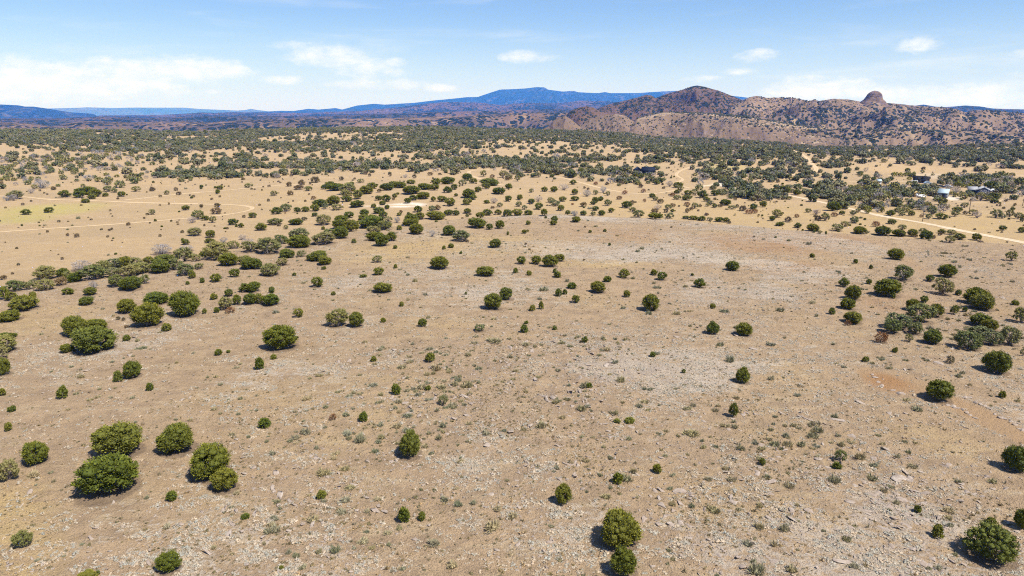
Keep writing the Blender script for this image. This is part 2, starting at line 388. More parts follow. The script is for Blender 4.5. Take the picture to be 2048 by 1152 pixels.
M_GROUND = mat_ground()
M_TRACK = mat_road('track_dirt', (0.48, 0.36, 0.225), (0.41, 0.295, 0.17), 0.85)
M_GRAVEL = mat_road('road_gravel', (0.54, 0.44, 0.32), (0.44, 0.335, 0.215), 0.5)

# ------------------------------------------------------------------ ground sheet (polar grid, finest where seen close)
TH = np.concatenate([np.radians(np.arange(-43, 43.01, 0.14)), np.radians(np.arange(47, 317, 4.0))])
RR = np.concatenate([[0.5, 6, 16, 27], np.geomspace(35, 300, 720), np.geomspace(303, 1250, 190)[0:], np.geomspace(1270, 29000, 60)])
def build_ground():
    nt_, nr = len(TH), len(RR)
    R, T = np.meshgrid(RR, TH, indexing='ij')
    x = (R*np.sin(T)).ravel(); y = (R*np.cos(T)).ravel()
    mk = ground_masks(x, y)
    z = H(x, y) + micro(x, y, mk)
    i = np.arange(nr-1)[:, None]*nt_; j = np.arange(nt_)[None, :]; j2 = (j+1) % nt_
    q = np.stack([i+j, i+j2, i+nt_+j2, i+nt_+j], -1).reshape(-1, 4)[:, ::-1]
    me = np_mesh('ground', np.stack([x, y, z], -1), [q], [M_GROUND], smooth=True, attrs=mk)
    o = link('ground', me); tag(o, 'dry tan grassland and stony slope running out to the hills', kind='structure')
    return z.reshape(nr, nt_)
GZ = build_ground()
def gz(x, y):
    """height of the built sheet (bilinear)"""
    x = np.asarray(x, float); y = np.asarray(y, float)
    r = np.clip(np.hypot(x, y), RR[0], RR[-1]*0.999); t = np.arctan2(x, y)
    t = np.clip(t, TH[0], math.radians(42.9))
    i = np.clip(np.searchsorted(RR, r)-1, 0, len(RR)-2); nd = int(round(86/0.14))
    j = np.clip(((t-TH[0])/math.radians(0.14)).astype(int), 0, nd-1)
    fr = (r-RR[i])/(RR[i+1]-RR[i]); ft = np.clip((t-TH[j])/math.radians(0.14), 0, 1)
    return (GZ[i, j]*(1-fr)+GZ[i+1, j]*fr)*(1-ft) + (GZ[i, j+1]*(1-fr)+GZ[i+1, j+1]*fr)*ft

def build_road(name, P, w, mat, label):
    # resample
    seg = np.hypot(*np.diff(P[:, :2], axis=0).T); s = np.concatenate([[0], np.cumsum(seg)])
    n = max(8, int(s[-1]/2.0)); u = np.linspace(0, s[-1], n)
    c = np.stack([np.interp(u, s, P[:, k]) for k in (0, 1)], -1)
    k = np.ones(7)/7; pad = np.pad(c, ((3, 3), (0, 0)), mode='edge'); c = np.stack([np.convolve(pad[:, q], k, 'valid') for q in (0, 1)], -1)
    t = np.gradient(c, axis=0); t /= np.linalg.norm(t, axis=1, keepdims=True)+1e-9; nn = np.stack([-t[:, 1], t[:, 0]], -1)
    wob = 0.5*w*(1+0.5*fbm(c[:, 0], c[:, 1], 9, 4, 71))
    cols = []
    for f in (-1, -0.5, 0, 0.5, 1):
        p = c+nn*(wob*f)[:, None]; edge = 0.05 if abs(f) < 1 else 0.0
        cols.append(np.stack([p[:, 0], p[:, 1], gz(p[:, 0], p[:, 1])+0.045+edge], -1))
    V = np.stack(cols, 1).reshape(-1, 3)
    i = np.arange(n-1)[:, None]*5; j = np.arange(4)[None, :]
    q = np.stack([i+j, i+5+j, i+6+j, i+1+j], -1).reshape(-1, 4)[:, ::-1]
    o = link(name, np_mesh(name, V, [q], [mat], smooth=True, attrs={'cross': np.tile([-1, -.5, 0, .5, 1], n)})); tag(o, label, kind='structure')
TRACK_LABELS = ['pale two-rut dirt track looping across the left plain','faint dirt track joining the loop from the far left','thin dirt track leading to the wooded knoll',
  'short dirt track into the white clearing','small bend of dirt track behind the knoll','curved pale track across the middle plain','winding driveway below the black-roofed house',
  'dirt track running to the dark-roofed ranch','pale track climbing the wooded hill','curved driveway beside the metal shed','straight track along the far field','faint track across the far right field']
for (P, w), lb in zip(ROAD_POLYS['dirt_track'], TRACK_LABELS): build_road('dirt_track', P, w, M_TRACK, lb)
for (P, w) in ROAD_POLYS['gravel_road']: build_road('gravel_road', P, w, M_GRAVEL, 'white gravel road slanting across the right plain')

# ------------------------------------------------------------------ hills and mountains
def ridge(name, sil, dist, foot, front, back, mat, label, seed, gully=0.16, gs=None, nth=260, nr=44, wig=0.06, pw=1.3, top=0.0, ends=True):
    """a range of hills: crest through the given skyline at its real distance, sloping to a foot in front and behind"""
    d = [px_dir(*p) for p in sil]
    th = np.array([math.atan2(q[0], q[1]) for q in d]); zz = np.array([CAMZ + dist*q[2]/math.hypot(q[0], q[1]) for q in d])
    T = np.linspace(th[0], th[-1], nth); S = np.interp(T, th, zz)
    gs = gs or dist*0.035
    S = S + fbm(T*dist, T*0, gs*0.5, 4, seed+3)*gully*0.05*(S-foot)
    if ends:
        e = sstep(0, 0.03, (T-T[0])/(T[-1]-T[0]))*sstep(0, 0.03, (T[-1]-T)/(T[-1]-T[0])); S = foot + (S-foot)*e
    u = np.concatenate([np.linspace(-1, 0, nr), np.linspace(0, 1, nr//3)[1:]])
    U, TT = np.meshgrid(u, T, indexing='ij'); SS = np.broadcast_to(S, U.shape)
    w = fbm(TT*dist, U*0, gs*2.2, 3, seed)*wig*dist
    rr = dist + w + np.where(U < 0, U*front, U*back)
    x = rr*np.sin(TT); y = rr*np.cos(TT)
    a = np.clip((1-np.abs(U)-top*0)/(1-top), 0, 1) if top else 1-np.abs(U)
    prof = a**pw if not top else sstep(0, 1, np.clip((1-np.abs(U))/(1-top), 0, 1))**pw
    g = fbm(x+seed*100, y, gs, 5, seed+1, 0.52, ridged=True)*gully
    g2 = fbm(x, y, gs*0.35, 4, seed+2)*gully*0.35
    k = 4*prof*(1-prof) + 0.15*(1-np.exp(-np.abs(U)*14))
    z = foot + (SS-foot)*np.maximum(prof + (g+g2-gully*0.25)*k, -0.02)
    # keep the crest the skyline: nothing in front or behind rises above the same sight line
    lim = CAMZ + (SS-CAMZ)*np.minimum(rr/np.maximum(dist+w, 1), 1.0)
    z = np.where(SS > CAMZ, np.minimum(z, np.maximum(lim, foot)), z)
    z = z*1.0
    n = len(T); m = len(u)
    # crest height follows the wiggled distance so that the skyline keeps its outline
    z = CAMZ + (z-CAMZ)*np.where(SS > foot, (1+(w/dist)), 1)
    i = np.arange(m-1)[:, None]*n; j = np.arange(n-1)[None, :]
    q = np.stack([i+j, i+j+1, i+n+j+1, i+n+j], -1).reshape(-1, 4)[:, ::-1]
    o = link(name, np_mesh(name, np.stack([x.ravel(), y.ravel(), z.ravel()], -1), [q], [mat], smooth=True))
    tag(o, label, kind='structure')
    return dict(T=T, u=u, x=x, y=y, z=z, prof=prof)

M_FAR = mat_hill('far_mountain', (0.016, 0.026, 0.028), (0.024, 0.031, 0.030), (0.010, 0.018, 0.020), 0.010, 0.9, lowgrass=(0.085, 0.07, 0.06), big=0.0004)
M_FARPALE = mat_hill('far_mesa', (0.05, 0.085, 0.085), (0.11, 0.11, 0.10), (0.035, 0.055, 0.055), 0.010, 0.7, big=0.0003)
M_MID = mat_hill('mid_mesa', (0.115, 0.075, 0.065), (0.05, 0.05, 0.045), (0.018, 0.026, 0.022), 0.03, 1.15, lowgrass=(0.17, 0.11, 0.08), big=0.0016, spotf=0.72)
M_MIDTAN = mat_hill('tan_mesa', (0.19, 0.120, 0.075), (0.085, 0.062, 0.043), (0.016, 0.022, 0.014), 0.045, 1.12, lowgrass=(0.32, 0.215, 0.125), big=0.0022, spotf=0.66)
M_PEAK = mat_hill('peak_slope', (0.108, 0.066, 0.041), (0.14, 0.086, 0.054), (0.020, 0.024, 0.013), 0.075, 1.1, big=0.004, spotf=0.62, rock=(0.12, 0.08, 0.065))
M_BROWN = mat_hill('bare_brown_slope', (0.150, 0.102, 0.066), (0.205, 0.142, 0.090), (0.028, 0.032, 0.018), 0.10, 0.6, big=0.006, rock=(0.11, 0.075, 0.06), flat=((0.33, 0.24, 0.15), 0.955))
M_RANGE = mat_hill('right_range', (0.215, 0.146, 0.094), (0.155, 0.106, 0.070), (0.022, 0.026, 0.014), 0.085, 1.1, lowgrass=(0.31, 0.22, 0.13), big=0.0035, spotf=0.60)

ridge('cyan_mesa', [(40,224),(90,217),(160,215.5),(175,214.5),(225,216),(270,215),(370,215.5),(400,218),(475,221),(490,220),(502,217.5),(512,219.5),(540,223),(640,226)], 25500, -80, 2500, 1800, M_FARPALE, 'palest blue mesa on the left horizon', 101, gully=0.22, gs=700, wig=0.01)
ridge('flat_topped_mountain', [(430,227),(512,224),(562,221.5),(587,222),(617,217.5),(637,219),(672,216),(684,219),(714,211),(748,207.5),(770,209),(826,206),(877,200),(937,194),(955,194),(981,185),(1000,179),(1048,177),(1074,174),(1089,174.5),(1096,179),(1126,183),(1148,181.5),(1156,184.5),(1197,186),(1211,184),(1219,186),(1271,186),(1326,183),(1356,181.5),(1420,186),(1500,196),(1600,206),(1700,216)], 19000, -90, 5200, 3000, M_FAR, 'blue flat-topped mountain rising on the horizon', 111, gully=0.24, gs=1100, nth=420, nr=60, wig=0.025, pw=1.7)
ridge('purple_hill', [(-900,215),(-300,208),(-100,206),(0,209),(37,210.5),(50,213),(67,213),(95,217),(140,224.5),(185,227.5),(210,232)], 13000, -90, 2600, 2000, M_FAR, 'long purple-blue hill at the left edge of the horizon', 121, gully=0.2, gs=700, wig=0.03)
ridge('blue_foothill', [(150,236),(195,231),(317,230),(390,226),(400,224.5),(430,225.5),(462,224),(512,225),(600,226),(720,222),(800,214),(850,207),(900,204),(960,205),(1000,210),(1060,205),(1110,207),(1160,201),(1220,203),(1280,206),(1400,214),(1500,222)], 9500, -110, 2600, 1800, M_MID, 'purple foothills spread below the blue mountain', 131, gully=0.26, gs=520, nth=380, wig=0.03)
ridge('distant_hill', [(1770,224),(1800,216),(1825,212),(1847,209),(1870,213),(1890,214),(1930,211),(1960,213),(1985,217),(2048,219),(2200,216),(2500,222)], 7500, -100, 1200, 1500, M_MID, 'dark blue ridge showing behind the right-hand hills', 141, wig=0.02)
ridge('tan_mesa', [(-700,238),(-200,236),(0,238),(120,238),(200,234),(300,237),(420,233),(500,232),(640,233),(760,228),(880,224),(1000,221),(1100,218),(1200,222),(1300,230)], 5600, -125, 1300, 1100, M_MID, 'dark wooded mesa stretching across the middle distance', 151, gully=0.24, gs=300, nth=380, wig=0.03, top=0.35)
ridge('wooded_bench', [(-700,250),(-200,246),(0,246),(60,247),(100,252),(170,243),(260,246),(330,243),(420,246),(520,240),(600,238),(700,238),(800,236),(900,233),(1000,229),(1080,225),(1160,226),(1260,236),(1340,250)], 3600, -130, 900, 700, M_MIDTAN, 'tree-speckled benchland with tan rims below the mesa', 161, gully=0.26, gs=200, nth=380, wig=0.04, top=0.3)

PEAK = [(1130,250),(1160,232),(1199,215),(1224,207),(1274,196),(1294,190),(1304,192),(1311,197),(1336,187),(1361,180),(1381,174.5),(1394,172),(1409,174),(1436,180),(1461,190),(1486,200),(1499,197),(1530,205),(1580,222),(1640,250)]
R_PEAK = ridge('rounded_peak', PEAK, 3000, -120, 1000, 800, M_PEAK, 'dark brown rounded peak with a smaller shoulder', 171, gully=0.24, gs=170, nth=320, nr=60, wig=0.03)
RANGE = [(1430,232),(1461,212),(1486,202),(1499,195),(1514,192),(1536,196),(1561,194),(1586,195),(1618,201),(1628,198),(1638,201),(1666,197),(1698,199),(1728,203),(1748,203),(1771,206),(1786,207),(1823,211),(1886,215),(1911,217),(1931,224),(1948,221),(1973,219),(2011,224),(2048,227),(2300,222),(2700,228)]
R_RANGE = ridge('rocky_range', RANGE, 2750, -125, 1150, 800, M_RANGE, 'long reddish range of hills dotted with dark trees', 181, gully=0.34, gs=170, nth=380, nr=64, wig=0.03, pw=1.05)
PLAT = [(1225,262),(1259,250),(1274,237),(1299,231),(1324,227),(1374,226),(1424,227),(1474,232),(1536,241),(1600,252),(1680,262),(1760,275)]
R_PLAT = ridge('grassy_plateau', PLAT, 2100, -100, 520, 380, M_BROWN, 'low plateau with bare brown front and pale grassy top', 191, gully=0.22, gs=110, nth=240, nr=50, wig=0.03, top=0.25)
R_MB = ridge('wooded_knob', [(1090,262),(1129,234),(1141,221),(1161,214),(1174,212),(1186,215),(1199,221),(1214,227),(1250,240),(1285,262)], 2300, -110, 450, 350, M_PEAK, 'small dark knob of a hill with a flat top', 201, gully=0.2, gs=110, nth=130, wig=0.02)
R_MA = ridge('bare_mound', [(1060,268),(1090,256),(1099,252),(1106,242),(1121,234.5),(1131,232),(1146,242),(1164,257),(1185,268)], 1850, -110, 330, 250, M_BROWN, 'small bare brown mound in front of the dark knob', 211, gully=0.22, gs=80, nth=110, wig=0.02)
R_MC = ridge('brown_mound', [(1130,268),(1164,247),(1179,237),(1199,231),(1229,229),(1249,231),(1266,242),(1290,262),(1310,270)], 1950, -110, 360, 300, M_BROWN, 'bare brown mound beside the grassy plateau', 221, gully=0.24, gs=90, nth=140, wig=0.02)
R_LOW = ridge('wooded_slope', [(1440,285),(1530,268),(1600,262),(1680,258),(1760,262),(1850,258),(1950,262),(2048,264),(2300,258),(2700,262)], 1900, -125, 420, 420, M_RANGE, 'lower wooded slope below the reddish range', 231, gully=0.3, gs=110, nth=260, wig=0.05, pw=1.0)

def build_butte():
    q = px_dir(1748, 206); k = 2740/math.hypot(q[0], q[1]); bx, by, bz = q[0]*k, q[1]*k, CAMZ+q[2]*k
    s = 2740/F/math.cos(math.atan2(q[0], q[1]))
    prof = [(44, -9), (33, -4), (25, -0.5), (19, 2.5), (15.5, 5), (13.6, 7.5), (12.4, 10), (11.2, 12.6), (9.0, 14.8), (6, 16.4), (3, 17.2), (0, 17.4)]
    n = 40; V = []; fs = []
    for k2, (r, z) in enumerate(prof):
        r *= 0.86
        for a in range(n):
            t = a/n*2*math.pi
            rr = r*(1+0.26*float(fbm(math.cos(t)*2.2+9, math.sin(t)*2.2+z*0.09, 1, 3, 241)))
            V.append((bx+rr*s*math.cos(t), by+rr*s*math.sin(t)*0.9, bz+z*s*(1+0.06*float(fbm(math.cos(t)*1.5, math.sin(t)*1.5, 1, 3, 242)))-(z < 0)*6))
    f = [(k2*n+a, k2*n+(a+1) % n, (k2+1)*n+(a+1) % n, (k2+1)*n+a) for k2 in range(len(prof)-1) for a in range(n)]
    m, N = new_mat('butte_rock'); P = pos(N)
    n1 = N.noise(N.vm('MULTIPLY', P, (1, 1, 2.5)), 0.05, 6, 0.65)
    finish(N, N.mix(N.ramp(n1, 0.35, 0.65), (0.10, 0.068, 0.05), (0.20, 0.135, 0.095)), 0.95, n1, 0.7, 8, 0.02)
    o = link('rock_butte', np_mesh('rock_butte', V, [np.array(f)], [m], smooth=True))
    tag(o, 'knob-shaped rock butte standing on the reddish range', kind='structure')
build_butte()

# ------------------------------------------------------------------ vegetation materials and meshes
def mat_leaf(name, ca, cb, cc, var=0.35):
    m, N = new_mat(name)
    rnd = N.n('ShaderNodeObjectInfo').outputs['Random']
    lf = N.attr('leaf')
    c = N.mix(lf, ca, cb)
    c = N.mix(N.m('MULTIPLY', rnd, var), c, cc)
    tint = N.mix(N.m('FRACT', N.m('MULTIPLY', rnd, 7.31)), (0.76, 0.86, 0.90), (1.24, 1.13, 0.98))
    c = N.mix(1.0, c, tint, 'MULTIPLY')
    b = finish(N, c, 0.75, spec=0.15)
    return m
def mat_plain(name, ca, cb=None, rough=0.85, spec=0.2, scale=3.0, metal=0.0):
    m, N = new_mat(name)
    n = N.noise(N.n('ShaderNodeTexCoord').outputs['Object'], scale, 4, 0.6)
    finish(N, N.mix(N.ramp(n, 0.35, 0.65), ca, cb or tuple(x*0.8 for x in ca)), rough, n, 0.25, 0.03, spec, metal); return m
ML_J = mat_leaf('juniper_leaf', (0.056, 0.066, 0.009), (0.195, 0.198, 0.024), (0.155, 0.148, 0.040))
ML_G = mat_leaf('scrub_leaf', (0.100, 0.104, 0.028), (0.255, 0.245, 0.082), (0.24, 0.21, 0.125))
ML_FEATHER = mat_leaf('feathery_leaf', (0.055, 0.070, 0.014), (0.16, 0.175, 0.035), (0.12, 0.13, 0.04))
ML_D = mat_leaf('bare_twig', (0.21, 0.185, 0.18), (0.36, 0.33, 0.33), (0.30, 0.25, 0.25))
ML_B = mat_leaf('brown_leaf', (0.105, 0.072, 0.038), (0.20, 0.14, 0.075), (0.15, 0.12, 0.05), 0.6)
ML_R = mat_leaf('rust_leaf', (0.15, 0.065, 0.028), (0.26, 0.125, 0.05), (0.2, 0.12, 0.06), 0.4)
ML_A = mat_leaf('sage_leaf', (0.25, 0.215, 0.14), (0.38, 0.33, 0.22), (0.21, 0.20, 0.10), 0.7)
ML_Y = mat_leaf('lime_leaf', (0.13, 0.14, 0.018), (0.30, 0.28, 0.04), (0.22, 0.19, 0.04), 0.4)
ML_F = mat_leaf('woodland_leaf', (0.054, 0.062, 0.020), (0.150, 0.154, 0.052), (0.21, 0.19, 0.12), 0.8)
ML_STRAW = mat_leaf('straw', (0.30, 0.21, 0.115), (0.44, 0.33, 0.19), (0.33, 0.26, 0.18), 0.7)
ML_PALE = mat_leaf('bleached_grass', (0.31, 0.262, 0.205), (0.46, 0.41, 0.345), (0.30, 0.24, 0.18), 0.7)
ML_DARK = mat_leaf('dark_tuft', (0.11, 0.078, 0.045), (0.21, 0.155, 0.09), (0.13, 0.115, 0.05), 0.7)
M_BARK = mat_plain('bark', (0.20, 0.165, 0.135), (0.11, 0.09, 0.075))
def mat_rock():
    m, N = new_mat('rock'); P = N.n('ShaderNodeTexCoord').outputs['Object']
    rnd = N.n('ShaderNodeObjectInfo').outputs['Random']
    n = N.noise(P, 1.6, 6, 0.65); n2 = N.noise(P, 7, 4, 0.65)
    c = N.mix(N.ramp(n, 0.36, 0.64), (0.255, 0.20, 0.16), (0.36, 0.30, 0.245))
    c = N.mix(N.m('MULTIPLY', N.ramp(n2, 0.5, 0.7), 0.6), c, (0.48, 0.43, 0.37))
    c = N.mix(N.m('MULTIPLY', rnd, 0.5), c, (0.25, 0.185, 0.14))
    finish(N, c, 0.92, n2, 0.6, 0.06, 0.1); return m
M_ROCK = mat_rock()

ICO = None
def ico():
    global ICO
    if ICO is None:
        p = (1+5**.5)/2
        v = np.array([(-1,p,0),(1,p,0),(-1,-p,0),(1,-p,0),(0,-1,p),(0,1,p),(0,-1,-p),(0,1,-p),(p,0,-1),(p,0,1),(-p,0,-1),(-p,0,1)], float)
        v /= np.linalg.norm(v[0])
        f = np.array([(0,11,5),(0,5,1),(0,1,7),(0,7,10),(0,10,11),(1,5,9),(5,11,4),(11,10,2),(10,7,6),(7,1,8),(3,9,4),(3,4,2),(3,2,6),(3,6,8),(3,8,9),(4,9,5),(2,4,11),(6,2,10),(8,6,7),(9,8,1)])
        ICO = (v, f)
    return ICO
def ico2():
    v, f = ico(); v = list(map(tuple, v)); cache = {}; out = []
    def mid(a, b):
        k = (min(a, b), max(a, b))
        if k not in cache:
            p = np.array(v[a])+np.array(v[b]); p /= np.linalg.norm(p); v.append(tuple(p)); cache[k] = len(v)-1
        return cache[k]
    for a, b, c in f:
        x, y, z = mid(a, b), mid(b, c), mid(c, a); out += [(a, x, z), (b, y, x), (c, z, y), (x, y, z)]
    return np.array(v), np.array(out)
def rand_unit(rng, n):
    v = rng.normal(size=(n, 3)); return v/np.linalg.norm(v, axis=1, keepdims=True)

class Acc:
    def __init__(s): s.V = []; s.F3 = []; s.F4 = []; s.L = []; s.n = 0; s.m3 = []; s.m4 = []
    def add(s, V, F, leaf, mi=0):
        F = np.asarray(F)+s.n; V = np.asarray(V)
        s.V.append(V); s.L.append(np.broadcast_to(np.asarray(leaf, float), (len(V),))); s.n += len(V)
        (s.F3 if F.shape[1] == 3 else s.F4).append(F); (s.m3 if F.shape[1] == 3 else s.m4).append(np.full(len(F), mi))
    def tube(s, pts, r0, r1, k=5, leaf=0.4, mi=0):
        pts = np.asarray(pts, float); n = len(pts); V = []
        for i, p in enumerate(pts):
            d = pts[min(i+1, n-1)]-pts[max(i-1, 0)]; d /= np.linalg.norm(d)+1e-9
            a = np.cross(d, (0.3, 0.9, 0.2)); a /= np.linalg.norm(a)+1e-9; b = np.cross(d, a); r = r0+(r1-r0)*i/(n-1)
            for q in range(k):
                t = 2*math.pi*q/k; V.append(p+(a*math.cos(t)+b*math.sin(t))*r)
        F = [(i*k+q, i*k+(q+1) % k, (i+1)*k+(q+1) % k, (i+1)*k+q) for i in range(n-1) for q in range(k)]
        s.add(V, F, leaf, mi)
    def mesh(s, name, mats, smooth=False):
        fl = [];mi = []
        if s.F3: fl.append(np.concatenate(s.F3)); mi.append(np.concatenate(s.m3))
        if s.F4: fl.append(np.concatenate(s.F4)); mi.append(np.concatenate(s.m4))
        return np_mesh(name, np.concatenate(s.V), fl, mats, np.concatenate(mi), smooth, {'leaf': np.concatenate(s.L)})

def crown_lumps(rng, n, cone=0.0, flat=0.0, low=0.10, spread=1.0, rad=(0.11, 0.19)):
    """lumps over a rounded crown of width 1 and height 1 standing on z = 0"""
    L = []
    lob = rng.uniform(0, 6.28, 4); la = rng.uniform(0.02, 0.12, 4)
    g = (1+5**.5)/2
    for i in range(n):
        zz = 1-1.72*(i+0.5)/n                     # from the top to just under the girth
        t = 2*math.pi*i/g + rng.normal(0, 0.25); rr = math.sqrt(max(0, 1-zz*zz))
        out = 1 + sum(la[k]*math.sin((k+1)*t+lob[k]) for k in range(4)) + rng.normal(0, 0.085)
        if n > 30 and rng.random() < 0.09: continue
        r = rng.uniform(*rad)*rng.choice([0.75, 1.0, 1.0, 1.12])
        x = math.cos(t)*rr*(0.5-r*0.75)*out*spread; y = math.sin(t)*rr*(0.5-r*0.75)*out*spread
        z = 0.5+zz*(0.5-r*0.7)
        if zz < 0: z = 0.5+zz*0.44
        k = 1-cone*max(0, z-0.35)
        x *= k; y *= k
        z = low + z*(1-low)*(1 + 0.08*math.sin(2.2*t+lob[0])+rng.normal(0, 0.045))
        L.append((x, y, min(z, 1.02-r*0.5), r))
    return L
def foliage(acc, rng, lumps, nleaf, size, core=0.72, up=0.35, rnd=0.8, mi=0, long=1.7, droop=0.0, leaf_lo=0.1):
    iv, if_ = ico()
    for (x, y, z, r) in lumps:
        c = np.array((x, y, z))
        if core > 0:
            v = iv*r*core*(1+rng.normal(0, 0.10, (12, 1)))+c; v[:, 2] = np.maximum(v[:, 2], 0.01)
            acc.add(v, if_, 0.12, mi)
        n = max(3, int(nleaf*(r/0.15)**1.6*rng.uniform(0.6, 1.25))); d = rand_unit(rng, n)
        outw = c-np.array((0, 0, 0.38)); outw /= np.linalg.norm(outw)+1e-9
        keep = (d@outw) > -0.45; d = d[keep]; n = len(d)
        if not n: continue
        p = c+d*r*rng.uniform(0.70, 1.12, (n, 1))
        ax = d*0.7+outw*0.55+np.array((0, 0, up))+rng.normal(0, 0.30, (n, 3)); ax /= np.linalg.norm(ax, axis=1, keepdims=True)
        nr = d+rng.normal(0, rnd*0.6, (n, 3)); sd = np.cross(ax, nr); sd /= np.linalg.norm(sd, axis=1, keepdims=True)+1e-9
        s = size*rng.uniform(0.6, 1.35, (n, 1))
        # diamond leaf spray lying along its axis
        V = np.stack([p-ax*s*long*0.5, p+sd*s*0.5, p+ax*s*long*0.6, p-sd*s*0.5], 1).reshape(-1, 3)
        V[:, 2] = np.maximum(V[:, 2], 0.004)
        F = np.arange(4*n).reshape(n, 4)
        lf = np.clip(leaf_lo+rng.uniform(-0.25, 0.3)+rng.uniform(0, 0.9, n), 0, 1)
        acc.add(V, F, np.repeat(lf, 4), mi)
def limbs(acc, rng, lumps, k, r0, r1, mi=0, leaf=0.5, sides=4, start=0.0):
    ch = rng.permutation(len(lumps))[:k]
    for i in ch:
        x, y, z, r = lumps[i]; e = np.array((x, y, z)); b = np.array((rng.normal(0, 0.025), rng.normal(0, 0.025), start))
        m1 = b+(e-b)*0.35+np.array((0, 0, 0.05))+rng.normal(0, 0.025, 3); m2 = b+(e-b)*0.7+rng.normal(0, 0.03, 3)
        acc.tube([b, m1, m2, e], r0, r1, sides, leaf, mi)
def trunk_mesh(name, rng, lumps, thick=0.045, k=9):
    a = Acc(); bend = rng.normal(0, 0.02, 2)
    a.tube([(0, 0, -0.04), (bend[0], bend[1], 0.12), (bend[0]*1.4, bend[1]*1.4, 0.30), (0, 0, 0.52)], thick, thick*0.45, 7, 0.5)
    limbs(a, rng, lumps, k, thick*0.5, thick*0.12, 0, 0.5, 4, 0.14)
    return a.mesh(name, [M_BARK], True)

def juniper(i, nl, nleaf, size, cone):
    rng = np.random.default_rng(300+i); lumps = crown_lumps(rng, nl, cone)
    a = Acc(); foliage(a, rng, lumps, nleaf, size)
    far = [(x*1.14, y*1.14, z*1.03+0.01, r*0.42) for (x, y, z, r) in lumps[::3]]; foliage(a, rng, far, nleaf*3, size, core=0.0)
    dead = [(x*1.12, y*1.12, z*rng.uniform(.8, 1.08), r) for (x, y, z, r) in lumps[1::9]]; limbs(a, rng, dead, len(dead), 0.014, 0.003, 1, 0.7, 3)
    return a.mesh('juniper_crown', [ML_J, ML_D]), trunk_mesh('juniper_trunk', rng, lumps)
def scrub(i, nl, nleaf, size, leaf=None):
    rng = np.random.default_rng(400+i); lumps = crown_lumps(rng, nl, 0.0, low=0.12, rad=(0.09, 0.16))
    a = Acc(); foliage(a, rng, lumps, nleaf, size, core=0.64, up=0.5, rnd=1.0, mi=0, long=2.2, leaf_lo=0.0)
    limbs(a, rng, lumps, nl//3, 0.014, 0.005, 1, 0.4, 3)
    return a.mesh('scrub_crown', [leaf or ML_G, ML_D]), trunk_mesh('scrub_trunk', rng, lumps, 0.035, 12)
def single(name, i, nl, nleaf, size, mat, cone=0.3, core=0.72, low=0.04, twig=0, long=1.7, up=0.35, rad=(0.13, 0.22), mats=None):
    rng = np.random.default_rng(500+i); lumps = crown_lumps(rng, nl, cone, low=low, rad=rad)
    a = Acc(); foliage(a, rng, lumps, nleaf, size, core=core, long=long, up=up)
    a.tube([(0, 0, -0.05), (0.01, 0, 0.2), (0, 0, 0.45)], 0.05, 0.025, 5, 0.3, 1)
    if twig: limbs(a, rng, lumps, twig, 0.018, 0.006, 1, 0.5, 3)
    return a.mesh(name, mats or [mat, M_BARK])
def bare(i):
    rng = np.random.default_rng(600+i); lumps = crown_lumps(rng, 34, 0, low=0.15, rad=(0.10, 0.17))
    a = Acc(); limbs(a, rng, lumps, 34, 0.020, 0.006, 0, 0.5, 3)
    foliage(a, rng, lumps, 30, 0.020, core=0.0, up=0.8, long=6.5, mi=0, leaf_lo=0.1)
    return a.mesh('bare_shrub', [ML_D])
def sage(i):
    rng = np.random.default_rng(700+i); a = Acc(); n = 300
    t = rng.uniform(0, 6.28, n); el = rng.uniform(0.15, 1.45, n); L = rng.uniform(0.4, 1.0, n)
    d = np.stack([np.cos(t)*np.cos(el), np.sin(t)*np.cos(el), np.sin(el)*1.3], -1)
    rb = rng.uniform(0.02, 0.30, n); lob = 1+0.25*np.sin(2*t+i)+0.2*np.sin(3*t+2*i)
    b = np.stack([np.cos(t)*rb, np.sin(t)*rb, 0*t+0.0], -1); e = b+d*(L*lob)[:, None]*np.array((0.34, 0.34, 0.60))+rng.normal(0, .05, (n, 3))
    sd = np.cross(d, rand_unit(rng, n)); sd /= np.linalg.norm(sd, axis=1, keepdims=True)+1e-9
    md = b+(e-b)*0.62
    V = np.stack([b, md+sd*0.026, e, md-sd*0.026], 1).reshape(-1, 3)
    a.add(V, np.arange(4*n).reshape(n, 4), np.repeat(rng.uniform(0, 1, n), 4))
    iv, if_ = ico(); a.add(iv*np.array((0.30, 0.30, 0.20))+np.array((0, 0, 0.10)), if_, 0.35)
    return a.mesh('sagebrush', [ML_A, M_BARK])
def tuft(i, mat, n=14, h=1.0, spread=0.5, mound=0.0):
    rng = np.random.default_rng(800+i); a = Acc()
    if mound:      # a low matted cushion under the blades
        iv, if_ = ico()
        for k in range(3):
            c = np.array((rng.normal(0, .22), rng.normal(0, .22), 0.05)); a.add(iv*np.array((1, 1, 0.55))*mound*rng.uniform(.6, 1.1)*(1+rng.normal(0, .15, (12, 1)))+c, if_, rng.uniform(0, 1))
    t = rng.uniform(0, 6.28, n); o = rng.uniform(0.05, spread, n)
    b = np.stack([np.cos(t)*o*0.45, np.sin(t)*o*0.45, 0*t-0.05], -1)
    e = b+np.stack([np.cos(t)*o*0.8, np.sin(t)*o*0.8, h*rng.uniform(0.4, 1.0, n)], -1)
    sd = np.stack([-np.sin(t), np.cos(t), 0*t], -1)*rng.uniform(0.05, 0.12, (n, 1))
    V = np.stack([b-sd, b+sd, e], 1).reshape(-1, 3)
    a.add(V, np.arange(3*n).reshape(n, 3), np.repeat(rng.uniform(0, 1, n), 3))
    return a.mesh('tuft', [mat])
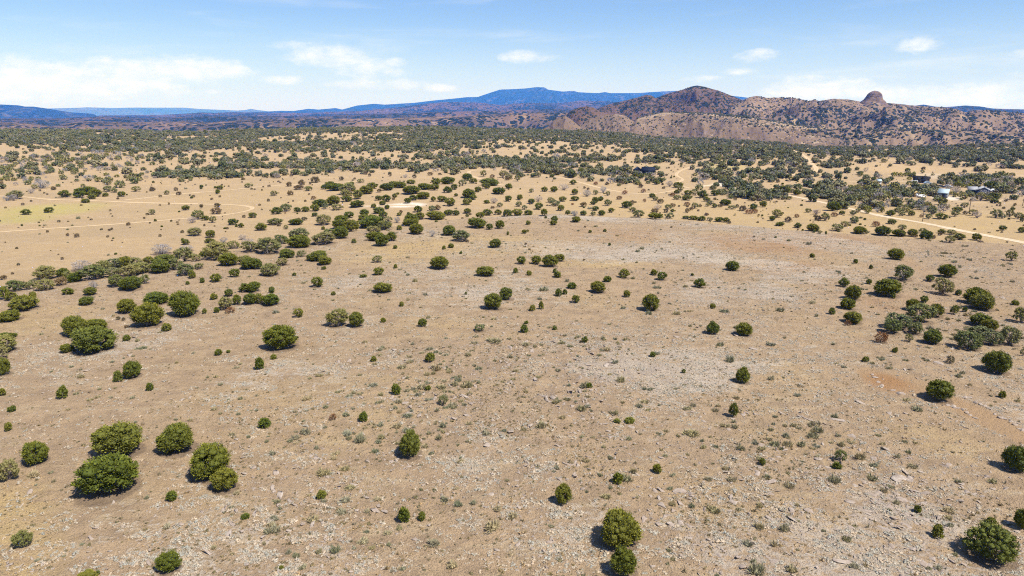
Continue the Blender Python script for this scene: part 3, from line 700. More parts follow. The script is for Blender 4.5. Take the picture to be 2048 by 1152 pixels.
def rock_mesh(i, flat=0.6, sub=False):
    rng = np.random.default_rng(900+i); v, f = ico2() if sub else ico()
    v = v.copy()
    for k in range(11 if sub else 4):           # cut facets
        n = rand_unit(rng, 1)[0]; h = rng.uniform(0.30, 0.80); d = v@n; v -= np.outer(np.maximum(d-h, 0), n)
    v *= np.array((1, rng.uniform(0.6, 0.95), flat*rng.uniform(0.7, 1.2)))*0.62
    v += rng.normal(0, 0.02, v.shape); v[:, 2] += 0.18*flat
    return np_mesh('rock', v, [f], [M_ROCK], attrs={'leaf': np.zeros(len(v))})

J_HI = [juniper(i, 74, 105, 0.031, [0.0, 0.1, 0.35, 0.2, 0.55, 0.0][i]) for i in range(6)]
J_MD = [juniper(20+i, 40, 40, 0.052, [0.0, 0.15, 0.35, 0.1, 0.5, 0.0][i]) for i in range(6)]
G_HI = [scrub(i, 64, 85, 0.027) for i in range(4)]
G_GREEN = scrub(9, 90, 120, 0.021, ML_FEATHER)
G_MD = [scrub(20+i, 36, 40, 0.042) for i in range(4)]
S_M = [single('juniper_bush', i, 26, 30, 0.075, ML_J, cone=[0.2, 0.5, 0.7, 0.35][i]) for i in range(4)]
B_M = [single('brown_shrub', 20+i, 22, 26, 0.06, ML_B, 0.1, core=0.5, twig=8, long=2.2) for i in range(3)]
R_M = [single('rusty_shrub', 30+i, 22, 30, 0.05, ML_R, 0.1, core=0.35, twig=10, long=2.8, up=0.7) for i in range(2)]
Y_M = [single('lime_bush', 40+i, 22, 26, 0.06, ML_Y, 0.1, core=0.6) for i in range(2)]
D_M = [bare(i) for i in range(3)]
A_M = [sage(i) for i in range(4)]
F_M = [single('woodland_tree', 60+i, 14, 9, 0.13, ML_F, [0.0, 0.2, 0.1, 0.35][i], core=0.85, low=0.06, rad=(0.17, 0.25)) for i in range(4)]
FG_M = [single('woodland_scrub', 70+i, 14, 12, 0.10, ML_G, 0.0, core=0.6, low=0.06, rad=(0.15, 0.23), long=2.2) for i in range(2)]
FD_M = [single('woodland_bare', 80+i, 14, 14, 0.05, ML_D, 0.0, core=0.4, low=0.1, rad=(0.15, 0.22), long=4) for i in range(2)]
ROCK_HI = [rock_mesh(i, 0.6, True) for i in range(5)]

# ------------------------------------------------------------------ what stands where (traced: centre x, foot y, width, height, kind; by enlarged window of the photograph)
# J juniper, G grey-green scrub, S small juniper bush, D bare grey shrub, B brown shrub, R rusty shrub, A sagebrush tuft, Y lime bush
WIN = {'A': (0, 700, 2.549), 'B': (512, 700, 2.549), 'C': (1024, 700, 2.549), 'D': (1536, 700, 2.549),
       'E': (0, 440, 4), 'F': (512, 440, 4), 'G': (1024, 440, 4), 'H': (1536, 440, 4),
       'I': (0, 180, 4), 'J': (512, 180, 4), 'K': (1024, 160, 4), 'L': (1536, 160, 4)}
DATA = {
'A': """615 533 218 168 J;553 730 295 205 J;912 515 185 142 J;1078 642 195 165 J;1150 712 130 112 J;510 440 44 40 S;183 573 125 110 J;45 663 92 100 G;25 125 72 95 J;
605 160 50 60 S;680 136 88 88 J;766 207 36 42 S;322 244 60 64 S;14 234 36 40 S;64 312 42 32 S;45 410 36 46 S;876 762 60 46 S;1252 864 44 30 S;126 1002 84 80 G;866 1125 116 100 J;
440 1185 105 62 J;1115 28 36 34 S;1165 14 22 16 S;348 307 36 24 A;508 202 38 24 A;390 228 34 20 A;1100 140 30 22 A;1125 180 34 22 A;1090 305 30 20 A;460 258 36 18 A;675 248 26 16 A;1090 1010 34 24 A;420 996 26 16 A;190 1072 34 16 A;325 1055 26 16 A;1215 330 30 22 A;500 1145 24 24 S""",
'B': """20 98 48 66 S;90 47 32 28 S;600 60 36 30 S;888 60 54 48 S;714 226 46 60 S;548 360 52 48 S;42 397 66 54 S;392 358 34 32 R;784 540 122 130 J;333 755 50 44 S;755 875 70 74 S;846 866 40 44 S;955 283 44 50 G;
255 428 46 40 A;475 460 46 50 A;532 470 64 60 A;640 455 50 36 A;720 395 50 40 A;770 420 46 30 A;84 535 34 32 A;396 558 46 28 A;455 615 46 34 A;455 778 56 38 A;438 836 54 36 A;568 832 52 34 A;565 935 46 36 A;545 985 70 34 A;406 1034 58 56 A;168 1042 48 44 A;205 1058 40 32 A;320 1035 40 36 A;240 1115 44 30 A;346 775 40 26 A;480 712 50 28 A;1030 800 46 34 A;1108 788 40 30 A;1230 822 50 38 A;945 202 56 34 A;878 206 34 24 S;845 200 56 40 A;1085 385 44 34 A;965 302 40 24 A;780 70 40 28 A;745 95 50 30 A;870 130 34 30 A;905 122 30 26 A;1080 30 40 28 A;985 117 40 26 A;960 165 44 26 A;1030 160 34 34 A;1265 420 34 28 A;130 1112 26 18 S;104 1112 22 18 A;620 770 40 24 A;730 320 36 26 A;670 940 50 24 A;750 1125 44 26 A;1300 40 40 22 A;355 295 40 28 A;205 480 40 20 A;635 395 34 22 A;500 1020 34 20 A""",
'C': """717 35 32 30 S;875 118 24 22 S;1177 167 72 84 J;1125 342 50 80 J;600 368 60 26 S;535 373 44 22 S;740 626 46 46 S;538 682 58 58 S;265 786 88 100 J;538 1000 195 178 J;572 1147 135 145 J;
370 192 60 44 A;555 165 44 34 A;675 272 40 22 A;915 440 80 44 A;565 274 34 26 A;468 500 40 24 A;780 547 46 26 A;895 537 34 24 A;620 630 34 40 A;1035 312 50 40 A;1145 250 40 30 A;1090 614 50 40 A;1120 672 50 36 A;1000 667 50 40 A;1030 827 60 40 A;1245 1140 90 80 A;800 1030 50 34 A;1260 912 60 50 A;1200 1000 44 36 A;1165 515 60 50 A;1240 485 60 40 A;70 217 50 40 A;150 397 60 46 A;60 410 40 36 A;395 195 36 26 S;110 490 24 18 A;655 432 24 18 A;596 462 40 22 A;20 112 40 24 A;135 150 40 20 A;235 108 26 18 A;742 430 36 20 A;1110 60 40 40 A;1275 590 34 34 S;1155 820 44 30 A;200 905 40 26 A;1050 290 40 30 A;970 470 34 24 A;1040 500 34 24 A;1025 585 30 20 A""",
'D': """497 58 34 30 S;928 70 36 40 B;645 15 26 22 S;1160 114 126 116 J;868 254 126 106 J;1193 244 34 42 S;1270 616 130 135 J;1290 905 80 108 J;863 958 62 72 S;1140 1073 225 175 G;762 830 38 40 S;1138 887 44 36 S;
362 572 60 56 G;350 612 50 38 S;715 527 34 28 A;530 667 60 42 A;738 600 50 30 A;105 702 70 50 A;170 487 50 40 A;340 345 40 26 A;80 925 46 50 A;655 785 50 34 A;400 975 60 44 A;335 680 60 50 A;760 312 60 34 A;470 565 50 46 A;590 725 50 50 A;150 237 40 24 A;695 475 40 26 A;970 678 34 24 A;30 1000 60 60 A;120 1130 60 44 A;1270 262 26 16 A;1095 468 26 18 A;440 1115 50 34 A;700 55 24 16 A;810 60 26 16 A;750 480 30 20 A;660 550 40 30 A;100 490 50 44 A;30 490 50 40 A""",
'E': """35 635 85 110 J;95 640 90 75 J;265 625 56 55 S;195 712 210 115 J;90 802 165 90 J;543 592 92 55 J;725 600 98 66 J;697 675 112 70 J;120 567 130 85 G;228 555 80 60 G;260 507 50 30 G;378 472 155 102 G;365 557 140 85 G;505 452 100 72 J;490 522 90 65 B;610 492 110 80 J;550 478 80 70 G;655 402 150 82 D;745 472 190 110 G;820 442 130 112 G;945 385 180 82 G;1010 382 130 98 J;920 452 120 72 G;1040 452 130 92 G;1100 382 100 82 G;1190 347 80 62 J;1130 422 150 82 G;1285 422 150 112 J;1320 347 170 78 J;1390 397 110 90 G;930 532 110 92 G;1050 557 170 112 J;1165 507 70 72 G;750 547 70 60 D;1300 272 150 82 D;1480 332 150 112 G;1495 245 110 40 D;1490 442 130 92 G;1540 467 62 70 J;1595 392 70 46 G;1575 330 66 56 G;1640 302 80 62 J;1740 312 180 132 G;1835 362 150 102 J;1680 182 80 40 J;1790 187 70 52 D;1870 227 90 62 G;1560 124 100 66 G;1685 139 80 66 J;1485 196 66 46 J;1940 157 60 40 D;1990 192 90 46 D;2000 252 140 80 G;2000 387 150 90 J;1960 352 100 70 G;1730 492 88 70 J;1880 456 80 72 J;1500 516 34 30 S;1620 502 40 44 S;1960 573 90 76 J;2030 572 110 82 J;1025 742 140 118 J;1185 847 225 192 J;1250 672 190 102 J;1490 762 215 208 J;1390 642 60 60 S;1335 887 72 66 S;1640 750 38 46 S;1735 742 50 48 S;1840 742 70 46 R;1712 636 60 50 S;1830 612 75 62 J;1800 712 110 100 G;1905 677 80 86 J;2000 672 110 90 J;600 922 180 165 J;770 882 180 100 J;745 1047 330 205 J;535 1057 105 72 J;40 1052 190 118 G;40 937 90 42 J;115 938 50 36 S;1015 967 56 54 S;20 1115 90 100 G;542 128 26 24 B;1282 133 24 22 B;28 476 50 36 B;500 316 26 20 B;148 363 24 20 B;468 278 14 10 B;44 184 14 12 B;312 24 18 12 B;148 64 14 8 B;1636 48 20 18 B;1718 52 16 10 B;1822 74 20 18 B;1805 96 14 10 B;980 184 12 8 B;948 796 32 28 B;990 806 30 26 B;1010 862 30 24 B;330 920 44 34 A""",
'F': """540 37 115 80 G;320 37 110 52 J;150 37 110 52 G;40 82 90 62 J;95 267 180 122 G;200 192 110 72 G;340 162 160 92 G;350 217 180 102 J;245 302 125 76 J;368 292 75 50 G;215 362 95 58 G;20 392 80 88 J;110 442 150 96 G;500 322 170 78 J;545 357 110 72 J;550 192 180 92 G;590 142 140 72 G;690 147 110 102 J;670 70 110 80 J;760 92 120 100 J;930 60 200 96 J;960 162 140 72 J;1012 206 120 102 J;1085 167 90 82 J;1030 78 100 62 G;940 112 110 66 G;1145 79 48 40 S;782 183 42 38 S;1240 47 130 62 J;1285 112 120 92 J;1410 132 50 50 D;1545 120 110 80 J;1635 167 130 86 G;1765 62 140 82 J;1870 76 58 54 J;1950 67 80 72 J;2015 121 24 32 S;1920 217 100 70 J;1505 236 34 32 S;1560 223 46 38 S;1115 229 36 30 S;973 339 78 56 G;1470 387 155 102 J;1835 447 140 80 J;980 438 88 66 J;1117 386 36 36 S;545 397 44 28 S;308 448 36 28 S;492 536 95 88 J;620 601 36 34 S;1012 577 150 80 J;127 586 52 52 S;25 667 90 82 J;120 677 140 86 J;345 781 80 78 J;655 850 160 128 G;805 852 120 124 J;1018 819 50 40 S;1333 851 74 70 J;205 1027 262 198 J;1165 691 42 40 S;1788 891 90 54 G;2010 637 110 102 J;1890 712 155 128 J;1680 601 24 26 S;1690 177 30 20 B;860 460 60 26 S;1640 271 26 26 S;1215 641 36 24 A;240 72 40 32 G;
870 987 50 36 A;995 1047 50 40 A;1520 1087 60 36 A;1750 992 60 36 A;1760 937 50 28 A;1520 947 60 30 A;1905 977 130 50 A;330 328 30 22 A;1060 640 30 20 A;1550 1020 36 24 A;1900 800 60 28 A;1240 1140 60 40 A;1145 1080 36 26 A;1700 1090 60 44 A;2030 1100 50 36 A""",
'G': """72 351 78 68 J;195 353 85 74 J;305 374 125 98 J;378 331 95 64 J;30 425 46 46 S;135 440 46 42 S;342 421 34 36 S;362 459 72 52 S;480 546 80 54 S;372 608 58 62 S;423 596 44 44 S;505 661 68 68 J;685 578 125 92 J;763 494 66 52 S;900 464 86 78 J;1133 443 50 50 S;1200 481 82 74 J;1500 541 88 82 J;1765 403 105 82 J;918 619 54 62 S;1105 720 142 136 J;163 729 48 56 S;233 714 48 66 S;115 833 40 28 S;95 902 66 72 S;340 876 40 34 S;582 986 60 50 S;1442 446 30 22 S;1605 711 46 48 S;1597 911 100 108 J;1857 922 125 108 J;1665 1007 60 50 A;128 39 40 34 S;98 109 42 34 S;125 95 24 20 S;330 40 60 40 J;345 25 40 20 S;510 17 60 30 J;625 101 30 24 S;742 96 28 26 S;110 200 22 18 B;440 495 36 40 A;120 557 40 32 A;255 562 80 44 A;780 205 26 24 S;585 62 20 14 B;1275 62 20 14 B;1935 138 20 14 B;1425 850 50 46 A;400 992 60 30 A;110 1010 90 50 A;1700 740 80 40 A;140 240 20 14 B;445 238 30 20 A;575 325 20 14 B""",
'H': """1020 314 115 90 J;1078 481 140 120 G;1430 456 130 108 J;600 534 80 78 J;680 636 120 122 J;640 713 120 92 J;507 756 52 58 S;680 826 140 98 J;635 846 50 45 R;805 513 50 44 S;955 607 190 142 J;1000 630 40 50 S;1298 488 68 56 J;1390 596 140 132 G;1520 603 50 52 S;1655 672 190 142 J;1710 717 180 130 J;1245 662 60 62 J;1155 722 100 96 J;1220 817 190 148 G;1340 777 110 108 J;1484 757 62 78 J;1575 737 40 46 S;1040 872 190 122 G;985 907 130 112 G;1180 914 110 96 G;905 977 95 86 R;1130 977 60 62 G;1305 987 140 118 J;1275 1027 40 26 A;1018 1063 40 46 S;1690 842 150 104 J;1770 882 120 92 J;1690 952 150 102 G;1780 1002 140 122 G;1595 1032 180 142 G;1930 1002 135 142 G;1975 681 58 42 S;2025 822 110 122 G;352 299 50 36 S;700 346 40 38 S;822 389 34 36 S;1945 327 80 78 G;1620 326 36 30 A;1955 496 40 36 A;2040 1090 40 62 G;
238 63 58 44 J;355 91 100 66 J;550 86 90 56 G;612 51 66 42 G;730 109 100 62 J;915 122 130 78 J;1045 129 110 56 J;1150 131 80 66 J;1268 157 100 78 J;1235 106 60 42 G;1525 156 95 56 J;1450 182 70 56 G;1465 116 70 40 G;1385 106 60 36 J;1665 162 72 62 J;860 54 56 48 R;1070 81 66 46 G;790 110 34 26 G;95 47 70 36 J;688 26 60 42 G;988 32 72 42 J;1875 84 54 46 J;2030 102 66 52 J;415 110 36 26 G;462 117 18 32 S;368 102 24 24 S;60 145 20 16 S;165 168 34 22 A;750 560 40 30 A;500 575 36 26 A;1180 560 60 30 A;815 610 34 30 A;1530 770 24 18 A""",
'I': """207 996 78 46 J;393 981 70 48 J;640 860 90 62 J;690 832 150 60 J;760 852 100 62 J;735 872 66 44 J;518 857 90 64 J;685 901 66 36 S;845 851 50 34 S;975 852 66 46 J;870 812 80 46 G;915 822 50 34 G;1092 812 70 42 G;1220 809 48 36 B;1408 807 34 30 B;1338 837 40 34 G;1490 961 66 44 J;1735 991 80 52 B;1740 936 50 32 B;1760 796 60 36 J;1742 832 40 40 J;1220 996 50 42 G;1180 1001 28 18 B;1585 1036 90 76 G;1640 1042 66 42 J;1700 1062 58 54 G;1540 1064 70 50 D;1865 1079 80 56 J;1932 1099 46 40 J;2020 1022 70 46 J;130 872 110 66 G;60 887 60 42 D;110 885 60 50 D;340 787 120 68 D;250 827 50 38 D;1990 782 60 36 G;1243 1051 26 22 S;1155 1031 20 16 B;1370 1053 20 16 B;250 893 20 14 B;185 922 26 20 B;45 946 20 14 B;730 1041 24 14 B;1283 857 26 20 B;1548 859 28 20 B;1695 879 26 18 B;1612 946 22 30 B;707 1023 14 10 B;900 1013 16 10 B;1280 926 18 12 B;1352 918 16 20 B;1890 1095 26 20 S;380 838 18 12 B;355 828 16 12 B;430 800 40 30 B;1270 660 60 40 B;860 760 60 40 G;280 795 40 40 G;1780 1015 10 8 B;1780 1040 10 10 B;1520 846 16 12 B""",
'J': """170 992 90 62 J;240 972 90 62 G;330 977 60 44 J;398 974 66 48 J;470 1011 54 34 J;475 968 80 62 J;510 932 120 62 J;555 952 50 50 G;650 960 90 48 G;625 918 110 78 J;725 892 90 50 J;720 862 90 62 G;815 872 80 82 J;740 832 120 82 G;810 937 120 58 J;590 772 80 46 J;640 802 140 56 J;560 792 80 42 J;735 782 80 42 G;765 767 50 38 J;840 742 60 32 G;885 832 110 72 J;930 790 90 56 J;1050 802 110 60 J;1100 775 90 50 J;1150 782 110 52 J;1240 752 80 38 J;1240 832 140 72 J;1350 792 120 46 J;1440 762 80 62 J;1430 802 80 56 J;1540 752 120 60 J;1530 822 70 56 J;1590 797 60 50 J;1650 767 60 50 G;1690 722 90 60 J;1740 747 70 46 J;1870 762 140 56 J;1840 792 70 56 J;1780 817 60 50 J;1940 832 110 56 J;2020 792 60 50 J;1700 862 110 76 J;1740 877 60 42 J;1690 917 80 60 J;1600 851 36 28 J;1490 892 80 50 J;1555 927 90 72 J;1420 892 45 46 J;1340 872 100 60 J;1260 882 70 48 J;1215 906 60 48 J;1110 863 40 42 J;980 882 60 42 J;1040 892 80 60 J;1015 921 60 40 J;942 942 46 36 J;1050 952 46 38 J;985 987 95 56 J;1295 977 75 56 J;1160 986 30 26 B;1145 1006 42 30 J;865 1007 80 60 J;750 1022 80 56 J;860 1037 90 42 J;930 1042 80 50 J;1015 1022 80 56 J;1060 1052 60 42 G;1030 1117 110 70 G;680 1050 110 50 J;1240 1082 120 100 J;1310 1032 90 60 J;1130 1062 50 50 D;1410 967 60 42 G;1440 1032 140 66 J;1540 1002 80 50 J;1600 1002 60 46 J;1690 987 70 46 J;1690 1017 30 28 J;1795 1022 80 50 J;1850 1002 90 52 J;1935 997 60 46 J;2010 1012 80 62 J;1905 907 60 46 D;1845 907 50 32 J;1950 937 50 36 G;2020 892 60 52 J;265 772 46 38 B;340 797 80 38 B;420 807 66 38 G;365 762 54 46 B;475 742 66 52 B;685 722 40 32 B;145 847 60 42 G;275 842 46 38 B;460 876 40 28 R;880 676 36 26 B;910 692 26 26 B;1073 691 28 32 B;1268 706 34 32 B;1195 702 40 28 D;165 706 60 42 D;100 892 22 24 B;1395 682 46 26 B;1820 692 50 52 G;1890 702 40 28 B;1975 702 60 60 G;2010 722 40 26 B;395 895 22 18 B;298 893 16 14 B;195 745 20 12 B;105 775 26 18 B;48 805 16 14 B;200 866 14 10 B;425 838 20 12 B;30 925 24 16 B;235 990 14 14 R;790 715 22 16 B;435 755 24 20 B;580 690 12 10 B;1470 680 30 18 B""",
'K': """65 961 50 50 J;210 972 66 46 D;155 991 60 46 J;215 1036 70 62 J;390 1046 60 52 J;258 1086 60 62 J;40 1087 90 62 J;130 1082 80 46 J;55 1013 50 42 G;100 1037 40 36 G;345 1007 90 46 G;310 981 60 42 G;405 972 60 46 J;500 967 66 42 J;335 897 60 52 J;260 892 60 42 J;155 902 40 34 G;415 882 80 52 D;500 917 60 52 J;600 932 70 52 D;665 917 45 38 G;730 902 50 52 D;765 927 40 38 G;665 982 60 52 J;710 967 50 40 J;650 997 50 34 J;765 1007 60 52 G;858 956 42 32 R;670 1046 52 42 J;715 1082 66 46 J;795 1060 50 42 J;645 1087 45 36 G;572 1082 60 42 J;500 1087 60 42 D;570 1014 55 38 B;445 1080 45 42 J;510 1137 70 52 J;340 1137 60 56 J;920 1024 86 62 J;960 997 34 36 B;965 1057 54 40 G;1010 1102 95 62 G;1145 1107 120 44 J;1265 1107 70 46 G;900 914 44 32 R;1120 944 52 42 J;1145 967 50 36 G;1060 977 26 28 R;1185 987 55 36 B;1165 1037 70 42 D;1140 1062 55 36 B;1245 1037 55 42 G;1232 1062 40 32 B;1285 1057 34 30 J;1460 1027 56 46 G;1400 1007 45 34 R;1402 1064 36 40 B;1050 902 38 32 R;1030 864 38 34 B;1155 837 55 42 J;1260 852 60 46 D;1330 862 80 52 J;1350 892 50 46 G;1320 912 50 38 J;1285 932 36 34 R;1320 957 60 36 G;1405 922 70 46 J;1400 962 80 46 J;1465 922 55 52 G;1525 942 80 70 J;1555 972 60 42 J;1620 925 70 50 J;1710 1002 100 50 J;1590 1001 50 36 G;1560 1012 36 26 G;1620 1022 44 34 J;1665 1017 36 26 B;1760 1034 60 32 G;1800 1022 30 30 B;1845 1047 55 46 B;1930 1032 60 46 J;2005 1017 60 56 J;1895 1072 60 38 R;1940 1067 46 36 R;1390 1112 60 30 J;1450 1118 80 36 J;1520 1124 70 38 J;1580 1126 50 28 G;1660 1134 70 42 J;1715 1138 60 42 J;1490 1050 20 16 B;270 1105 24 20 S;485 1000 24 18 R;580 870 22 20 B;550 750 60 50 J;490 835 60 40 J;320 780 40 30 J;45 810 50 50 G;210 780 40 40 G;670 840 34 30 R;760 840 34 26 B;875 835 40 30 B;985 776 50 34 J;1070 776 44 30 G;1112 764 36 28 J;1030 788 56 36 J""",
'L': """65 1097 80 62 G;30 1127 50 46 J;160 1137 56 46 B;230 1102 36 32 R;455 1127 70 62 G;530 1092 50 36 R;590 1077 50 36 J;680 1082 50 40 G;690 1142 66 52 G;720 1062 40 36 G;385 1077 60 46 D;320 1060 50 34 G;515 1047 100 80 J;800 1067 60 62 Y;875 1057 60 42 D;915 1062 36 52 J;978 1087 70 54 J;1075 1087 50 36 G;1145 1087 55 46 J;1150 1032 60 36 J;1080 1047 70 52 G;1250 1057 55 52 D;1310 1077 70 72 G;1285 1112 50 42 G;1380 1112 90 52 J;1395 1042 80 62 G;1495 1092 66 52 G;1515 1052 80 42 J;1570 1022 55 42 G;1635 1085 60 50 G;1670 1104 70 56 D;1820 1102 90 68 G;1870 1107 50 42 G;1930 1097 60 62 G;1955 1046 36 34 J;2000 1112 60 52 G;2035 1136 50 60 J;1225 1100 26 26 R;1115 736 44 34 J;1145 682 70 32 G;865 756 28 28 B;735 757 55 30 J;1560 772 34 28 J;1470 782 36 38 G;1665 767 26 24 B;1240 722 36 28 B;1235 747 34 26 G;745 842 66 52 J;130 912 90 76 J;230 920 70 50 J;1395 1000 70 70 J;1800 965 90 72 J;1700 965 80 66 G;1770 970 50 46 G;1575 1075 40 30 B;1515 855 50 50 Y;1560 862 40 30 Y;1600 862 40 26 Y;1260 790 36 24 Y;1775 865 90 60 J;1225 815 60 44 J;1000 775 34 40 Y;1030 770 30 34 Y;1060 772 36 32 Y;1095 770 36 30 Y;1130 766 34 28 Y;1165 762 28 30 Y;1660 905 60 40 G;1500 905 60 56 D;1450 880 60 40 D;1130 800 40 26 Y;840 805 40 34 J;1950 775 50 34 G;1380 800 50 34 G;1420 804 30 24 J;1570 955 24 20 B;1855 1010 20 18 B;1885 1032 26 20 B;1830 1008 16 16 B;1900 975 24 22 B"""}
TR = []
for wn, txt in DATA.items():
    ox, oy, sc = WIN[wn]
    for it in txt.replace('\n', '').split(';'):
        a, b, w, h, k = it.split(); TR.append([ox+float(a)/sc, oy+float(b)/sc, float(w)/sc, float(h)/sc, k])

LANDMARKS = [(230,925,'the two huge touching junipers'),(819,905,'the dense dark juniper beside the sage clumps'),(1240,1100,'the two stacked junipers'),
 (1980,1085,'the feathery light-green scrub tree'),(1785,765,'the orange dirt patch'),(190,690,'the three overlapping junipers'),(563,690,'the lone wide juniper on grey gravel'),
 (690,648,'the grey and dark juniper pair'),(1000,605,'the touching pair of bright junipers'),(1299,605,'the tallest juniper of the open centre slope'),(1453,665,'the two level junipers on pale gravel'),
 (1097,527,'the tight juniper trio'),(1955,605,'the dense double juniper'),(1840,635,'the big pale scrub clump'),(1960,680,'the ball-shaped scrub'),(880,525,'the wide juniper on yellow grass'),
 (640,520,'the flat-topped twin juniper'),(330,620,'the tall trio beside the bare slope'),(250,535,'the long brushy row'),(325,503,'the bare lilac shrub by the plain'),(590,480,'the thick brush clump'),
 (765,475,'the brush clump with a shaded foot'),(812,411,'the white clearing'),(505,418,'the bend of the looping track'),(80,430,'the yellow-green grass'),(1288,345,'the black-roofed house'),
 (1885,390,'the metal shed'),(1957,382,'the blue-walled house'),(1940,415,'the tall utility pole'),(1845,435,'the short utility pole'),(1840,360,'the dark-roofed ranch'),(1726,424,'the white gravel road'),
 (1250,385,'the curved pale track'),(1360,362,'the winding driveway'),(1252,410,'the lone juniper on golden grass'),(1100,438,'the crest of the stony hill'),(1750,470,'the juniper row along the crest'),
 (1464,525,'the lone juniper by white gravel'),(1600,325,'the track climbing the wooded hill'),(900,370,'the wooded knoll'),(1060,410,'the grey end of the knoll'),(110,585,'the two dome-shaped junipers'),
 (125,785,'the small bushes on the left gravel'),(760,1025,'the paired bushes among sage'),(1725,1025,'the biggest boulder'),(1541,920,'the pale boulder group'),(1220,725,'the brown rock outcrop'),
 (1480,760,'the shrubby juniper above the slim one'),(480,590,'the five-tree row on the slope'),(370,905,'the round juniper left of a twin'),(1530,450,'the flat scrub row on the crest'),(420,385,'the open track junction'),
 (1000,500,'the small bushes above the trio'),(1790,505,'the lone crest juniper'),(800,560,'the low juniper under yellow grass'),(1420,390,'the driveway scrub'),(40,390,'the pale shrubs at the far left'),
 (660,370,'the juniper band of the plain'),(180,375,'the merged junipers on the plain'),(1560,430,'the bushes beside the gravel road'),(2000,430,'the leaning scrub group'),(1300,840,'the flat green bushes'),
 (640,840,'the rusty little shrub'),(1100,1000,'the upright juniper on gravel'),(960,760,'the sage thicket'),(1690,920,'the green tuft among stones'),(380,990,'the little bush below the twin')]
KIND = {'J': ('juniper_tree', 'juniper tree', 'juniper trees on the slope and plain'), 'G': ('scrub_tree', 'scrub tree', 'grey-green scrub trees'), 'S': ('juniper_bush', 'bush', 'small juniper bushes'),
        'D': ('bare_shrub', 'bare shrub', 'bare grey shrubs'), 'B': ('brown_shrub', 'shrub', 'small brown shrubs on the plain'), 'R': ('rusty_shrub', 'shrub', 'rust-coloured shrubs'),
        'A': ('sagebrush', 'sagebrush', 'sagebrush tufts on the stony slope'), 'Y': ('lime_bush', 'bush', 'lime-green bushes near the ranch')}
NOUN = {'J': 'juniper', 'G': 'grey-green scrub tree', 'S': 'juniper bush', 'D': 'bare grey shrub', 'B': 'brown shrub', 'R': 'rusty shrub', 'A': 'sagebrush tuft', 'Y': 'lime-green bush', 'K': 'boulder'}
ORD = ['nearest', 'second nearest', 'third nearest', 'fourth nearest', 'fifth nearest', 'sixth nearest', 'seventh nearest', 'eighth nearest', 'ninth nearest', 'tenth nearest', 'eleventh nearest', 'twelfth nearest']
def adjective(w, h, k, big):
    if k == 'K': return 'broad pale' if w > 1.6*h else 'blocky pale'
    s = 'large' if big > 40 else 'medium-sized' if big > 18 else 'small'
    f = 'upright' if h > 1.12*w else 'low wide' if w > 1.7*h else 'rounded'
    return s+' '+f
def make_labels(items):
    """one label per thing: its look, then how near it is to a findable thing and on which side"""
    cell = {}
    for n, (cx, by, w, h, k) in enumerate(items):
        my = by-h*0.5
        ds = [(math.hypot(cx-a, (my-b)*1.6), q) for q, (a, b, _) in enumerate(LANDMARKS)]
        d, q = min(ds); dx = cx-LANDMARKS[q][0]; dy = (my-LANDMARKS[q][1])*1.6
        if d < 0.35*max(w, 22): rel = 'right at'
        elif abs(dx) > abs(dy): rel = 'to the left of' if dx < 0 else 'to the right of'
        else: rel = 'behind' if dy < 0 else 'in front of'
        cell.setdefault((k, q, rel), []).append((d, n))
    out = [None]*len(items)
    for (k, q, rel), l in cell.items():
        l.sort()
        for r, (d, n) in enumerate(l):
            cx, by, w, h, _ = items[n]
            o = ORD[r] if r < len(ORD) else 'farthest'
            out[n] = f"{adjective(w, h, k, w)} {NOUN[k]}, {o+' ' if len(l) > 1 else ''}{rel} {LANDMARKS[q][2]}"
            ws = out[n].replace('-', ' ').split()
            if len(ws) > 15: out[n] = f"{NOUN[k]}, {o+' ' if len(l) > 1 else ''}{rel} {LANDMARKS[q][2]}"
    return out

